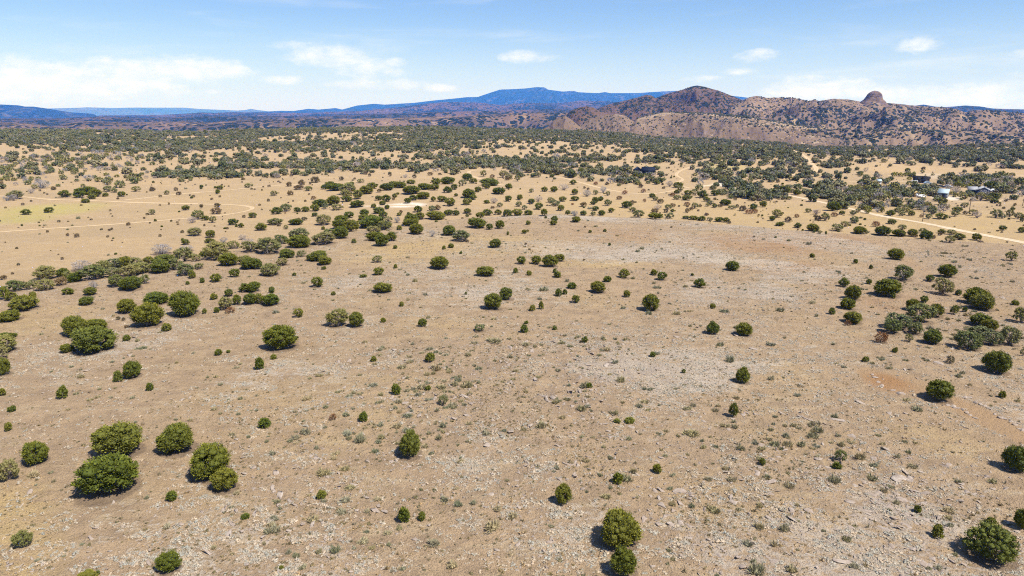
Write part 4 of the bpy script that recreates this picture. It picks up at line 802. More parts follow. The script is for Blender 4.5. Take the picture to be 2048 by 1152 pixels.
def place(cx, by, w, h):
    """photograph size of a rounded plant -> ground point, width and height in metres"""
    q = hit(np.array([cx]), np.array([by-0.12*h]))[0]
    for _ in range(2):
        dep = q[1]*math.cos(PITCH)+(CAMZ-q[2])*math.sin(PITCH)
        ph = math.atan2(CAMZ-q[2], math.hypot(q[0], q[1]))
        wm = w*dep/F; hv = h*dep/F
        hm = math.sqrt(max(hv*hv-(0.85*wm*math.sin(ph))**2, (0.5*wm)**2*0+0.3*hv*hv))/math.cos(ph)
        hm = min(max(hm, 0.42*wm), 1.7*wm+0.2)
        gy = (by-h*0.5)+0.5*hm*math.cos(ph)*F/dep
        q = hit(np.array([cx]), np.array([gy]))[0]
    return q, wm, hm
MESHES = {'S': S_M, 'D': D_M, 'B': B_M, 'R': R_M, 'A': A_M, 'Y': Y_M}
PLACED = []
def plant(n, cx, by, w, h, k, label):
    q, wm, hm = place(cx, by, w, h); rng = random.Random(n*13+5)
    rz = rng.uniform(0, 6.28); z = float(gz(q[0], q[1]))-0.04*hm
    PLACED.append((q[0], q[1], wm*0.5))
    name, cat, grp = KIND[k]
    wob = rng.uniform(0.95, 1.05)
    if k == 'G' and w < 60: wm *= 1.02; hm *= 1.02
    if k in 'JS': wm *= 0.93; hm *= 0.93
    if k in 'JG':
        big = w > 24
        src = (J_HI if big else J_MD) if k == 'J' else (G_HI if big else G_MD)
        if h > 1.05*w and k == 'J': i = rng.choice([2, 4])
        else: i = rng.choice([0, 1, 3, 5]) if k == 'J' else rng.randrange(len(src))
        crown, trunk = src[i]
        if w > 85 and k == 'G': crown, trunk = G_GREEN
        e = bpy.data.objects.new(name, None); COL.objects.link(e); e.empty_display_size = 0.5
        e.location = (q[0], q[1], z); e.rotation_euler = (rng.uniform(-.1, .1), rng.uniform(-.1, .1), rz); e.scale = (wm*wob, wm/wob, hm)
        link('crown', crown, e); link('trunk', trunk, e)
        o = e
    else:
        src = MESHES[k]; o = link(name, src[rng.randrange(len(src))])
        if k == 'A': q_ = rng.uniform(.7, 1.25); wm *= q_; hm *= q_*0.9
        o.location = (q[0], q[1], z); o.rotation_euler = (0, 0, rz); o.scale = (wm*wob, wm/wob, max(hm, 0.3*wm))
    tag(o, label, cat, grp)
ROCKS = {'D': "510 842 74 62;488 868 50 34;440 855 30 40;20 582 60 66;55 560 36 30;700 912 80 56;675 672 110 44;240 607 34 24;545 562 64 34;418 792 60 52;762 738 54 32;655 745 50 36;800 1115 74 60;850 1135 64 54;680 228 46 26;505 642 60 32;240 492 54 28;920 590 44 26;870 1005 40 24;500 690 60 40;460 650 50 36;570 740 70 34;300 615 44 30;610 545 44 34;255 570 50 40;900 640 60 30;420 905 50 26;70 970 30 40;480 1015 50 26;440 700 40 30;860 1100 40 34;380 640 34 26;540 770 60 26;930 800 50 30;620 760 44 24;760 1090 40 50",
         'C': "485 92 56 38;505 72 44 26;460 157 44 26;285 247 34 22;975 374 46 38;1130 860 38 18;1280 505 64 44;1292 642 40 40;352 207 22 16;690 352 54 20;608 400 64 20;450 382 24 20;1295 540 36 26;1270 610 50 26;270 320 30 18;530 60 40 22;430 130 40 20;880 320 44 16",
         'B': "775 602 44 32;650 548 34 28;836 542 34 18;722 270 62 40;636 278 50 36;690 257 44 30;782 336 54 34;972 442 44 20;1226 412 34 28;780 872 28 26;812 852 28 32;1140 440 34 34;700 245 40 24;760 285 50 30;610 250 34 24;1190 745 60 30;880 722 30 18;850 690 34 20"}
STONES = {'D': "905 182 22 12;935 188 20 12;1000 242 26 14;1028 243 30 16;1055 270 26 14;1080 277 24 14;1106 287 30 16;1128 300 22 12;1152 327 24 14;1184 346 30 16;1210 352 24 14;1236 364 28 14;1260 382 24 14;1284 402 26 14;1300 410 24 14;890 264 24 14;914 280 26 14;940 287 28 14;966 297 30 16;990 304 24 14;1010 318 26 14;1032 332 24 12;1058 346 24 14;545 142 26 20;560 162 24 18;576 182 26 18;640 206 26 14;664 222 30 16;530 125 20 14"}
def rocks():
    its = []
    for wn, t in ROCKS.items():
        ox, oy, sc = WIN[wn]
        for it in t.split(';'):
            a, b, w, h = map(float, it.split()); its.append((ox+a/sc, oy+b/sc, w/sc, h/sc, 'K'))
    lab = make_labels(its)
    for n, (cx, by, w, h, k) in enumerate(its):
        q = hit(np.array([cx]), np.array([by-0.3*h]))[0]; dep = q[1]*math.cos(PITCH)+(CAMZ-q[2])*math.sin(PITCH)
        o = link('boulder', ROCK_HI[n % 5]); wm = w*dep/F; hm = h*dep/F
        o.location = (q[0], q[1], float(gz(q[0], q[1]))-0.05); o.rotation_euler = (0, 0, n*1.7); o.scale = (wm*0.85, wm*0.75, max(0.5*hm, 0.25))
        tag(o, lab[n], 'boulder', 'boulders on the stony slope')
    ox, oy, sc = WIN['D']; prev = {}
    names = [('upper', 0, 15), ('lower', 15, 23), ('patch', 23, 29)]
    allst = [tuple(map(float, s.split())) for s in STONES['D'].split(';')]
    for nm, i0, i1 in names:
        row = allst[i0:i1]
        for n, (a, b, w, h) in enumerate(row):
            cx, by = ox+a/sc, oy+b/sc
            q = hit(np.array([cx]), np.array([by]))[0]; dep = q[1]*math.cos(PITCH)+(CAMZ-q[2])*math.sin(PITCH); wm = w/sc*dep/F
            o = link('edging_stone', ROCK_HI[(n+2) % 5]); o.location = (q[0], q[1], float(gz(q[0], q[1]))-0.03); o.rotation_euler = (0, 0, n*2.1); o.scale = (wm*1.3, wm*1.0, wm*0.8)
            k = ['first', 'second', 'third', 'fourth', 'fifth', 'sixth', 'seventh', 'eighth', 'ninth', 'tenth', 'eleventh', 'twelfth', 'thirteenth', 'fourteenth', 'fifteenth'][n]
            lb = {'upper': f'pale edging stone, {k} along the far side of the bare dirt path', 'lower': f'pale edging stone, {k} along the near side of the bare dirt path', 'patch': f'edging stone, {k} of the short row beside the orange dirt patch'}[nm]
            tag(o, lb, 'stone', 'stones lining the dirt path')

# ------------------------------------------------------------------ houses, sheds, poles, vehicles
M_NAVY = mat_plain('dark_metal_roof', (0.014, 0.018, 0.032), (0.018, 0.023, 0.038), 0.7, 0.1, 0.8)
M_DARKWALL = mat_plain('dark_wall', (0.045, 0.042, 0.042), (0.03, 0.03, 0.032))
M_GLASS = mat_plain('window_glass', (0.03, 0.04, 0.05), (0.05, 0.06, 0.07), 0.08, 0.6)
M_PALEMETAL = mat_plain('pale_metal_roof', (0.36, 0.43, 0.46), (0.30, 0.37, 0.40), 0.7, 0.2, 0.6, 0.0)
M_GREYMETAL = mat_plain('grey_metal_wall', (0.15, 0.17, 0.19), (0.11, 0.12, 0.14), 0.6, 0.3)
M_GREYROOF = mat_plain('grey_shingle_roof', (0.30, 0.30, 0.31), (0.24, 0.24, 0.25))
M_BLUEWALL = mat_plain('blue_wall', (0.055, 0.085, 0.19), (0.045, 0.07, 0.16))
M_WHITE = mat_plain('white_paint', (0.72, 0.71, 0.68), (0.64, 0.63, 0.60), 0.5)
M_YELLOW = mat_plain('ochre_wall', (0.52, 0.37, 0.16), (0.45, 0.31, 0.13))
M_WOODPOLE = mat_plain('pole_wood', (0.16, 0.115, 0.085), (0.11, 0.08, 0.06))
M_CHAR = mat_plain('charcoal_roof', (0.018, 0.017, 0.018), (0.026, 0.025, 0.024), 0.9, 0.05)
M_RUBBER = mat_plain('rubber', (0.02, 0.02, 0.02))
M_CARBLUE = mat_plain('pale_blue_paint', (0.35, 0.45, 0.55), None, 0.3, 0.5)
M_CARDARK = mat_plain('dark_paint', (0.03, 0.035, 0.045), None, 0.3, 0.5)
class Box(Acc):
    def box(s, x0, x1, y0, y1, z0, z1, mi=0):
        V = [(x, y, z) for x in (x0, x1) for y in (y0, y1) for z in (z0, z1)]
        s.add(V, [(0, 1, 3, 2), (4, 6, 7, 5), (0, 4, 5, 1), (2, 3, 7, 6), (0, 2, 6, 4), (1, 5, 7, 3)], 0.5, mi); return s
    def slab(s, quad, t):
        """a sheet with thickness t below the given quad"""
        q = np.array(quad, float); V = np.concatenate([q, q-np.array((0, 0, t))])
        s.add(V, [(0, 1, 2, 3), (7, 6, 5, 4), (0, 4, 5, 1), (1, 5, 6, 2), (2, 6, 7, 3), (3, 7, 4, 0)], 0.5); return s
    def prism(s, pts, y0, y1):
        n = len(pts); V = [(x, y0, z) for x, z in pts]+[(x, y1, z) for x, z in pts]
        s.add(V, [(i, (i+1) % n, n+(i+1) % n, n+i) for i in range(n)], 0.5)
        for k in range(1, n-1): s.add([V[0], V[k], V[k+1], V[n], V[n+k], V[n+k+1]], [(0, 2, 1), (3, 4, 5)], 0.5)
        return s
def thing(name, px, py, label, cat, rz=0.0, group=None, dz=0.0):
    q = hit(np.array([px]), np.array([py]))[0]
    e = bpy.data.objects.new(name, None); COL.objects.link(e); e.location = (q[0], q[1], float(gz(q[0], q[1]))+dz); e.rotation_euler = (0, 0, rz-math.atan2(q[0], q[1]))
    tag(e, label, cat, group); PLACED.append((q[0], q[1], 4.5 if cat in ('house', 'shed') else 2.5))
    e['u'] = float(math.hypot(q[0], q[1])/F*math.cos(math.atan2(q[0], q[1])))    # metres per photograph pixel here
    return e
def part(name, acc, mat, parent, label=None):
    o = link(name, acc.mesh(name, mat if isinstance(mat, list) else [mat]), parent)
    if label: o['label'] = label
    return o
def gable(e, x0, x1, y0, y1, h, rise, wall_m, roof_m, along='x', over=0.45, wins=(), door=None, z0=-0.6):
    """a wing with pitched roof; ridge along x or y; front is -y"""
    b = Box(); b.box(x0, x1, y0, y1, z0, h)
    if along == 'x':
        ym = (y0+y1)/2; b.prism([], 0, 0) if False else None
        for xs in (x0, x1-0.12): b.add([(xs, y0, h), (xs, y1, h), (xs, ym, h+rise), (xs+.12, y0, h), (xs+.12, y1, h), (xs+.12, ym, h+rise)], [(0, 1, 2), (5, 4, 3)], 0.5)
        part('wall', b, wall_m, e)
        k = rise/(ym-y0)*over
        r = Box(); r.slab([(x0-over, y0-over, h-k+.14), (x1+over, y0-over, h-k+.14), (x1+over, ym, h+rise+.14), (x0-over, ym, h+rise+.14)], .13)
        r.slab([(x0-over, ym, h+rise+.14), (x1+over, ym, h+rise+.14), (x1+over, y1+over, h-k+.14), (x0-over, y1+over, h-k+.14)], .13)
    else:
        xm = (x0+x1)/2
        for ys in (y0, y1-0.12): b.add([(x0, ys, h), (x1, ys, h), (xm, ys, h+rise), (x0, ys+.12, h), (x1, ys+.12, h), (xm, ys+.12, h+rise)], [(0, 1, 2), (5, 4, 3)], 0.5)
        part('wall', b, wall_m, e)
        k = rise/(xm-x0)*over
        r = Box(); r.slab([(x0-over, y0-over, h-k+.14), (xm, y0-over, h+rise+.14), (xm, y1+over, h+rise+.14), (x0-over, y1+over, h-k+.14)], .13)
        r.slab([(xm, y0-over, h+rise+.14), (x1+over, y0-over, h-k+.14), (x1+over, y1+over, h-k+.14), (xm, y1+over, h+rise+.14)], .13)
    roof = part('roof', r, roof_m, e)
    for (wx, wz, ww, wh) in wins:
        f = part('window', Box().box(wx-ww/2, wx+ww/2, y0-.06, y0-.005, wz, wz+wh), M_WHITE, e)
        part('pane', Box().box(wx-ww/2+.08, wx+ww/2-.08, y0-.075, y0-.061, wz+.08, wz+wh-.08), M_GLASS, f)
    if door is not None:
        d = part('door', Box().box(door-.5, door+.5, y0-.05, y0-.005, 0, 2.1), M_WHITE, e)
        part('handle', Box().box(door+.35, door+.42, y0-.10, y0-.051, 1.0, 1.06), M_GREYMETAL, d)
    return roof
def buildings():
    e = thing('ranch_house', 1288, 349, 'long black-roofed house among the trees of the middle plain', 'house', 0.12); u = e['u']
    W = 40*u
    gable(e, -W*.5, -W*.08, -3.5, 5, 2.9, 2.1, M_DARKWALL, M_NAVY, 'y', wins=[(-W*.36, .9, 1.3, 1.2), (-W*.2, .9, 1.3, 1.2)])
    rf = gable(e, -W*.08+.02, W*.5, -1.2, 5.4, 3.0, 2.0, M_DARKWALL, M_NAVY, 'x', wins=[(W*.08, .9, 1.5, 1.2), (W*.36, .9, 1.5, 1.2)], door=W*.22)
    part('chimney', Box().box(W*.1, W*.1+.8, 2.6, 3.4, 3.2, 5.4), M_GREYMETAL, rf)
    pb = Box(); pb.slab([(W*.1, -3.2, 2.35), (W*.3, -3.2, 2.35), (W*.3, -1.25, 2.6), (W*.1, -1.25, 2.6)], .12); part('porch_roof', pb, M_NAVY, e)
    for x in (W*.11, W*.29): part('post', Box().box(x-.07, x+.07, -3.1, -2.96, -.4, 2.24), M_WHITE, e)
    e = thing('metal_shed', 1885, 395, 'open-fronted shed with sloping pale blue metal roof', 'shed', -0.10); u = e['u']; W = 17*u
    b = Box(); b.box(-W/2, W/2, 2.9, 3.0, -.5, 3.2); b.box(-W/2, -W/2+.1, -1.5, 2.9, -.5, 2.35); b.box(W/2-.1, W/2, -1.5, 2.9, -.5, 2.35); b.box(-W/2+.1, -W*.05, -1.5, -1.4, -.5, 2.3); b.box(W*.22, W/2-.1, -1.5, -1.4, -.5, 2.3)
    part('wall', b, M_GREYMETAL, e)
    r = Box(); r.slab([(-W/2-.3, -2.0, 2.5), (W/2+.3, -2.0, 2.5), (W/2+.3, 3.5, 4.3), (-W/2-.3, 3.5, 4.3)], .1); part('roof', r, M_PALEMETAL, e)
    part('door', Box().box(-W*.05+.02, W*.22-.02, -1.47, -1.42, -.4, 2.2), M_DARKWALL, e); part('trim_post', Box().box(W/2+.02, W/2+.22, -1.7, -1.5, -.5, 2.4), M_WHITE, e)
    e = thing('blue_house', 1958, 389, 'blue-walled house under a broad grey roof', 'house', 0.05); u = e['u']; W = 34*u
    gable(e, -W*.15, W*.5, -2.5, 6, 2.6, 1.5, M_BLUEWALL, M_GREYROOF, 'y', over=.9, wins=[(0, .9, 1.2, 1.1), (W*.36, .9, 1.2, 1.1)], door=W*.2)
    gable(e, -W*.55, -W*.15-.02, 0.5, 6, 2.5, 1.3, M_BLUEWALL, M_GREYROOF, 'x', over=.5, wins=[(-W*.4, .9, 1.2, 1.1)])
    for px, py, w, lb, rz in ((1836, 361, 17, 'low dark-roofed ranch building half hidden by a bush', 0.1), (1851, 362, 11, 'dark-roofed ranch barn with a stepped black roof', -0.1)):
        e = thing('ranch_barn', px, py+3, lb, 'barn', rz); W = w*e['u']
        gable(e, -W/2, W/2, -2.2, 3.5, 2.4, 1.3, M_DARKWALL, M_CHAR, 'x', wins=[(-W*.2, .9, 1.1, 1.0)], door=W*.2)
        c = Box(); c.slab([(-W*.5, -4.6, 2.0), (W*.45, -4.6, 2.0), (W*.45, -2.3, 2.3), (-W*.5, -2.3, 2.3)], .1); part('awning', c, M_CHAR, e)
        for x in (-W*.46, W*.41): part('post', Box().box(x-.08, x+.08, -4.5, -4.35, -.4, 1.9), M_WOODPOLE, e)
    e = thing('ochre_hut', 1832, 394, 'small ochre-yellow hut among grey scrub', 'hut', 0.2); W = 8*e['u']
    gable(e, -W/2, W/2, -1.2, 1.4, 2.1, .7, M_YELLOW, M_YELLOW, 'y', over=.2, door=0.1)
    e = thing('blue_roofed_hut', 1757, 368, 'tiny white hut with pale blue roof by the far track', 'hut', 0.3); W = 7*e['u']
    gable(e, -W/2, W/2, -1.3, 1.5, 2.0, .9, M_WHITE, M_PALEMETAL, 'x', over=.3, wins=[(0, .8, .8, .7)])
    e = thing('carport', 2008, 381, 'open white carport beside the blue-walled house', 'carport', 0.1); W = 13*e['u']
    c = Box(); c.slab([(-W/2, -2.2, 2.3), (W/2, -2.2, 2.3), (W/2, 2.2, 2.6), (-W/2, 2.2, 2.6)], .1); part('roof', c, M_WHITE, e)
    for x in (-W/2+.15, W/2-.15):
        for y in (-2.0, 2.0): part('post', Box().box(x-.06, x+.06, y-.06, y+.06, -.4, 2.2), M_WHITE, e)
    # vehicles
    def car(px, py, label, paint, rz, kind='car'):
        e = thing('parked_'+kind, px, py, label, kind, rz, 'vehicles parked at the ranch')
        if kind == 'trailer':
            e.scale = (.62, .62, .62)
            b = Box(); b.prism([(-2.9, .5), (2.9, .5), (2.9, 2.5), (2.6, 2.75), (-2.6, 2.75), (-2.9, 2.4)], -1.1, 1.1); part('body', b, paint, e)
            w = part('window', Box().box(-1.9, -.9, -1.13, -1.105, 1.4, 2.0), M_GLASS, e); part('door', Box().box(.6, 1.3, -1.13, -1.105, .6, 2.2), M_GREYMETAL, e); xs = (-.45, .45)
        else:
            b = Box(); b.prism([(-2.2, .4), (2.2, .4), (2.25, .85), (1.2, .98), (.7, 1.5), (-1.2, 1.52), (-1.8, 1.0), (-2.22, .9)], -.85, .85); part('body', b, paint, e)
            for s in (-1, 1): part('window', Box().box(-1.15, .65, s*.868-.012, s*.868+.012, 1.05, 1.42), M_GLASS, e)
            part('windscreen', Box().slab([(1.13, -.7, 1.04), (1.13, .7, 1.04), (.76, .7, 1.47), (.76, -.7, 1.47)], .02), M_GLASS, e); xs = (-1.35, 1.35)
        for x in xs:
            for s in (-1, 1):
                a = Acc(); t = np.linspace(0, 2*math.pi, 13)[:-1]; y0 = s*(.9 if kind == 'car' else 1.12); V = [(x+.36*math.cos(q), y0-.1, .36+.36*math.sin(q)) for q in t]+[(x+.36*math.cos(q), y0+.1, .36+.36*math.sin(q)) for q in t]
                a.add(V, [(i, (i+1) % 12, 12+(i+1) % 12, 12+i) for i in range(12)], .5); a.add(V+[(x, y0-.1, .36), (x, y0+.1, .36)], [(24, (i+1) % 12, i) for i in range(12)]+[(25, 12+i, 12+(i+1) % 12) for i in range(12)], .5)
                part('wheel', a, M_RUBBER, e)
    car(1829, 366, 'white camper trailer in front of the dark-roofed ranch', M_WHITE, 0.1, 'trailer')
    car(1855, 368, 'pale blue car beside the dark-roofed barn', M_CARBLUE, 0.4)
    car(1844, 395, 'white car between the ochre hut and metal shed', M_WHITE, 1.0)
    car(1881, 375, 'dark car parked on the ranch yard above the shed', M_CARDARK, 0.2)
    car(1896, 375, 'white car on the ranch yard above the shed', M_WHITE, -0.3)
    car(1989, 383, 'white car parked right of the blue-walled house', M_WHITE, 0.8)
    # poles
    def pole(px, top, base, label, arm=True):
        e = thing('utility_pole', px, base, label, 'utility pole', 0.5, 'utility poles along the plain'); h = (base-top)*e['u']*1.03
        a = Acc(); a.tube([(0, 0, -.5), (0, 0, h*.5), (0, 0, h)], .16, .11, 8); part('pole', a, M_WOODPOLE, e)
        if arm:
            c = part('crossarm', Box().box(-.9, .9, -.17, -.05, h-.6, h-.46), M_WOODPOLE, e)
            for x in (-.8, 0.3, .8): part('insulator', Box().box(x-.05, x+.05, -.16, -.06, h-.459, h-.28), M_WHITE, c)
    pole(1938, 399, 425, 'tall thin utility pole on the right plain')
    pole(1845, 425, 443, 'short utility pole beside a rusty shrub on the track')
    pole(1818, 375, 399, 'slender utility pole among grey scrub left of the shed')
    pole(2045, 398, 412, 'utility pole at the right margin below the carport', False)

# ------------------------------------------------------------------ countless things, each sort as one object
def scatter(name, P, S, rot, pick, sources, label):
    me = bpy.data.meshes.new(name); me.vertices.add(len(P)); me.vertices.foreach_set('co', np.asarray(P, np.float32).ravel())
    a = me.attributes.new('size', 'FLOAT_VECTOR', 'POINT'); a.data.foreach_set('vector', np.asarray(S, np.float32).ravel())
    a = me.attributes.new('turn', 'FLOAT_VECTOR', 'POINT'); a.data.foreach_set('vector', np.asarray(rot, np.float32).ravel())
    a = me.attributes.new('pick', 'INT', 'POINT'); a.data.foreach_set('value', np.asarray(pick, np.int32))
    o = link(name, me); tag(o, label, kind='stuff')
    g = bpy.data.node_groups.new(name, 'GeometryNodeTree')
    g.interface.new_socket('Geometry', in_out='INPUT', socket_type='NodeSocketGeometry'); g.interface.new_socket('Geometry', in_out='OUTPUT', socket_type='NodeSocketGeometry')
    N = NT(g); gi = N.n('NodeGroupInput'); go = N.n('NodeGroupOutput')
    jn = N.n('GeometryNodeJoinGeometry')
    for src in reversed(sources):
        so = bpy.data.objects.new(src.name+'_pattern', src)
        oi = N.n('GeometryNodeObjectInfo'); oi.inputs['Object'].default_value = so; oi.inputs['As Instance'].default_value = True
        g.links.new(oi.outputs['Geometry'], jn.inputs[0])
    def att(nm, t):
        n = N.n('GeometryNodeInputNamedAttribute', data_type=t); n.inputs[0].default_value = nm
        return [x for x in n.outputs if x.enabled and x.name == 'Attribute'][0]
    ip = N.n('GeometryNodeInstanceOnPoints'); g.links.new(gi.outputs[0], ip.inputs['Points']); g.links.new(jn.outputs[0], ip.inputs['Instance'])
    ip.inputs['Pick Instance'].default_value = True
    g.links.new(att('pick', 'INT'), ip.inputs['Instance Index']); g.links.new(att('turn', 'FLOAT_VECTOR'), ip.inputs['Rotation']); g.links.new(att('size', 'FLOAT_VECTOR'), ip.inputs['Scale'])
    g.links.new(ip.outputs[0], go.inputs[0])
    o.modifiers.new('scatter', 'NODES').node_group = g
    return o
def sector(n, r0, r1, p=0.0, a=41.5):
    """points over the sector of ground in view; density falls as r**-p"""
    u = RNG.random(n); k = 2-p
    r = (r0**k+u*(r1**k-r0**k))**(1/k) if abs(k) > 1e-6 else r0*(r1/r0)**u
    t = np.radians(RNG.uniform(-a, a, n)); return r*np.sin(t), r*np.cos(t)
def clear_of(x, y, extra=0.0, roads=True):
    ok = np.ones(len(x), bool)
    if len(PLACED):
        pl = np.array(PLACED)
        for i0 in range(0, len(x), 20000):
            s = slice(i0, i0+20000); d2 = (x[s, None]-pl[None, :, 0])**2+(y[s, None]-pl[None, :, 1])**2
            ok[s] &= (d2 > ((pl[:, 2]+extra)**2)[None]).all(1)
    if roads:
        for P, w in ALL_ROADS: ok &= dist_poly(x, y, P) > w*0.5+0.6+extra*0.6
    return ok
def pat(px, py, lst, base):
    v = np.full(px.shape, float(base))
    for (x0, x1, ya0, ya1, yb0, yb1, val, soft) in lst:      # band from x0..x1; top edge ya0->ya1, lower edge yb0->yb1
        t = np.clip((px-x0)/(x1-x0), 0, 1); top = ya0+(ya1-ya0)*t; bot = yb0+(yb1-yb0)*t
        m = sstep(-1.7*soft, 1.7*soft, py-top)*sstep(-1.7*soft, 1.7*soft, bot-py)*sstep(-20, 20, px-x0)*sstep(-20, 20, x1-px)
        v = v*(1-m)+val*m
    return v
WOODS = [(-400, 1040, 245, 245, 303, 300, .95, 3), (-400, 300, 300, 305, 345, 350, .28, 4), (300, 520, 300, 306, 330, 326, .25, 4), (-400, 140, 345, 345, 376, 372, .16, 5),
         (520, 920, 307, 305, 316, 321, .12, 2), (920, 1060, 296, 274, 300, 286, .18, 2), (260, 520, 345, 328, 368, 352, .8, 3), (500, 720, 318, 320, 351, 343, .9, 3), (700, 1060, 320, 300, 341, 332, .9, 3), (700, 900, 338, 336, 345, 343, .35, 2), (150, 260, 356, 350, 372, 368, .25, 4),
         (400, 640, 318, 318, 324, 322, .3, 2),
         (1020, 1300, 250, 258, 281, 290, .9, 3), (1020, 1260, 283, 296, 297, 306, .22, 2), (1020, 1250, 299, 306, 343, 347, .95, 3), (1020, 1220, 340, 345, 352, 360, .45, 3), (1250, 1420, 262, 274, 292, 296, .38, 3), (1250, 1450, 296, 292, 318, 320, .55, 3), (1250, 1430, 318, 318, 338, 332, .9, 3), (1340, 1420, 312, 312, 320, 318, .4, 2),
         (1210, 1320, 340, 345, 366, 367, .75, 3), (1395, 1640, 318, 284, 372, 376, .9, 4), (1450, 1580, 300, 286, 320, 310, .7, 4), (1500, 1700, 340, 350, 390, 398, .75, 4), (1380, 1480, 286, 280, 312, 300, .7, 3),
         (1440, 1545, 355, 366, 392, 402, .85, 4), (1600, 2500, 278, 278, 322, 326, .82, 4), (1640, 2500, 320, 324, 333, 344, .5, 3), (1700, 1860, 322, 322, 352, 352, .04, 3), (1850, 2500, 336, 338, 351, 352, .05, 3), (1640, 1730, 332, 342, 356, 362, .2, 3),
         (1600, 1880, 366, 372, 398, 420, .72, 4), (1660, 1880, 398, 405, 418, 424, .45, 4), (1880, 2500, 351, 352, 372, 384, .62, 4), (1700, 1830, 352, 354, 372, 374, .18, 3), (1900, 2500, 384, 390, 404, 404, .35, 4)]
GREYNESS = [(-400, 320, 300, 300, 380, 375, .75, 6), (500, 1000, 316, 320, 345, 345, .35, 4), (1150, 1420, 320, 335, 372, 372, .4, 4), (1700, 2500, 345, 350, 430, 430, .62, 6), (900, 1100, 300, 325, 345, 352, .45, 4)]
def woods():
    x, y = sector(150000, 285, 1330, 0.1, 44)
    z = H(x, y); px, py, dep = proj(x, y, z+1.0)
    den = pat(px, py, WOODS, 0.0)
    den = np.where(np.hypot(x, y) > CREST_R-60, np.maximum(den, 0.65), den)
    cl = fbm(x, y, 17, 3, 301); cl2 = fbm(x, y, 90, 3, 302)
    den = den*np.clip(0.66+0.8*cl+1.0*cl2+0.9*fbm(x*0.35, y, 34, 3, 304), 0.03, 1.3)
    den = np.maximum(den, 0.02*(py < 350))
    ok = RNG.random(len(x)) < den*0.55*np.where(px > 1000, 0.9, 1.0)
    x, y, z, px, py = x[ok], y[ok], z[ok], px[ok], py[ok]
    ok = clear_of(x, y, 1.2); x, y, px, py = x[ok], y[ok], px[ok], py[ok]; z = gz(x, y)
    gr = pat(px, py, GREYNESS, 0.16); kind = RNG.random(len(x)); grey = kind < gr
    w = RNG.lognormal(1.24, 0.30, len(x)); w = np.clip(w, 1.5, 7)*np.where(grey, 0.9, 1.0); h = w*RNG.uniform(0.62, 0.95, len(x))
    P = np.stack([x, y, z-0.1*h], -1); S = np.stack([w, w*RNG.uniform(.8, 1.2, len(x)), h], -1); R = np.stack([0*x, 0*x, RNG.uniform(0, 6.28, len(x))], -1)
    a = ~grey; scatter('woodland', P[a], S[a], R[a], RNG.integers(0, 4, a.sum()), F_M, 'dark juniper woodland covering the far plain and low ridge')
    a = grey; pk = np.where(RNG.random(a.sum()) < 0.36, RNG.integers(2, 4, a.sum()), RNG.integers(0, 2, a.sum()))
    scatter('scrubland', P[a], S[a], R[a], pk, FG_M+FD_M, 'grey scrub scattered between the woodland bands')
    # sparse low brush dotting the open plain
    x, y = sector(9000, 150, 1000, 0.6, 44); d = edge_d(x, y); ok = (d > 12) & (RNG.random(len(x)) < 0.22+0.5*sstep(0.0, .5, fbm(x, y, 60, 3, 303)))
    x, y = x[ok], y[ok]; ok = clear_of(x, y, 0.5); x, y = x[ok], y[ok]
    w = np.clip(RNG.lognormal(-0.15, 0.45, len(x)), .35, 2.6); n = len(x)
    scatter('plain_brush', np.stack([x, y, gz(x, y)-.05], -1), np.stack([w, w, w*RNG.uniform(.5, .9, n)], -1), np.stack([0*x, 0*x, RNG.uniform(0, 6.28, n)], -1), RNG.integers(0, 5, n), B_M+[S_M[0], A_M[0]], 'tiny low brush dotted over the open plain')
def hill_trees():
    """trees on the nearer hills, too small to tell apart"""
    Ps, Ss = [], []
    for rd, dens, key in ((R_RANGE, 46000, 401), (R_PEAK, 20000, 402), (R_PLAT, 4600, 403), (R_LOW, 20000, 404), (R_MB, 2400, 405), (R_MC, 500, 406), (R_MA, 180, 407)):
        m, n = rd['x'].shape; nf = int((rd['u'] <= 0.05).sum())
        i = RNG.random(dens)*(nf-1.01); j = RNG.random(dens)*(n-1.01); i0 = i.astype(int); j0 = j.astype(int); fi = i-i0; fj = j-j0
        def L(k): g = rd[k]; return (g[i0, j0]*(1-fi)+g[i0+1, j0]*fi)*(1-fj)+(g[i0, j0+1]*(1-fi)+g[i0+1, j0+1]*fi)*fj
        x, y, z = L('x'), L('y'), L('z')
        c = fbm(x, y, 130, 4, key)*1.3+fbm(x, y, 34, 3, key+50)*0.8 + (0.25 if rd is R_LOW else 0) + 0.5*(0.5-L('prof'))
        if rd is R_PLAT: c = c + np.where(L('prof') > 0.8, 0.35, -0.6)
        ok = RNG.random(dens) < np.clip(0.36+c, 0.05, 1); ok &= (z > -105)
        Ps.append(np.stack([x, y, z-.3], -1)[ok]); w = np.clip(RNG.lognormal(1.12, .36, ok.sum()), 1.5, 8); Ss.append(np.stack([w, w, w*.8], -1))
    P = np.concatenate(Ps); S = np.concatenate(Ss); n = len(P)
    scatter('hillside_trees', P, S, np.stack([np.zeros(n), np.zeros(n), RNG.uniform(0, 6.28, n)], -1), RNG.integers(0, 4, n), F_M, 'dark specks of juniper over the reddish hills')
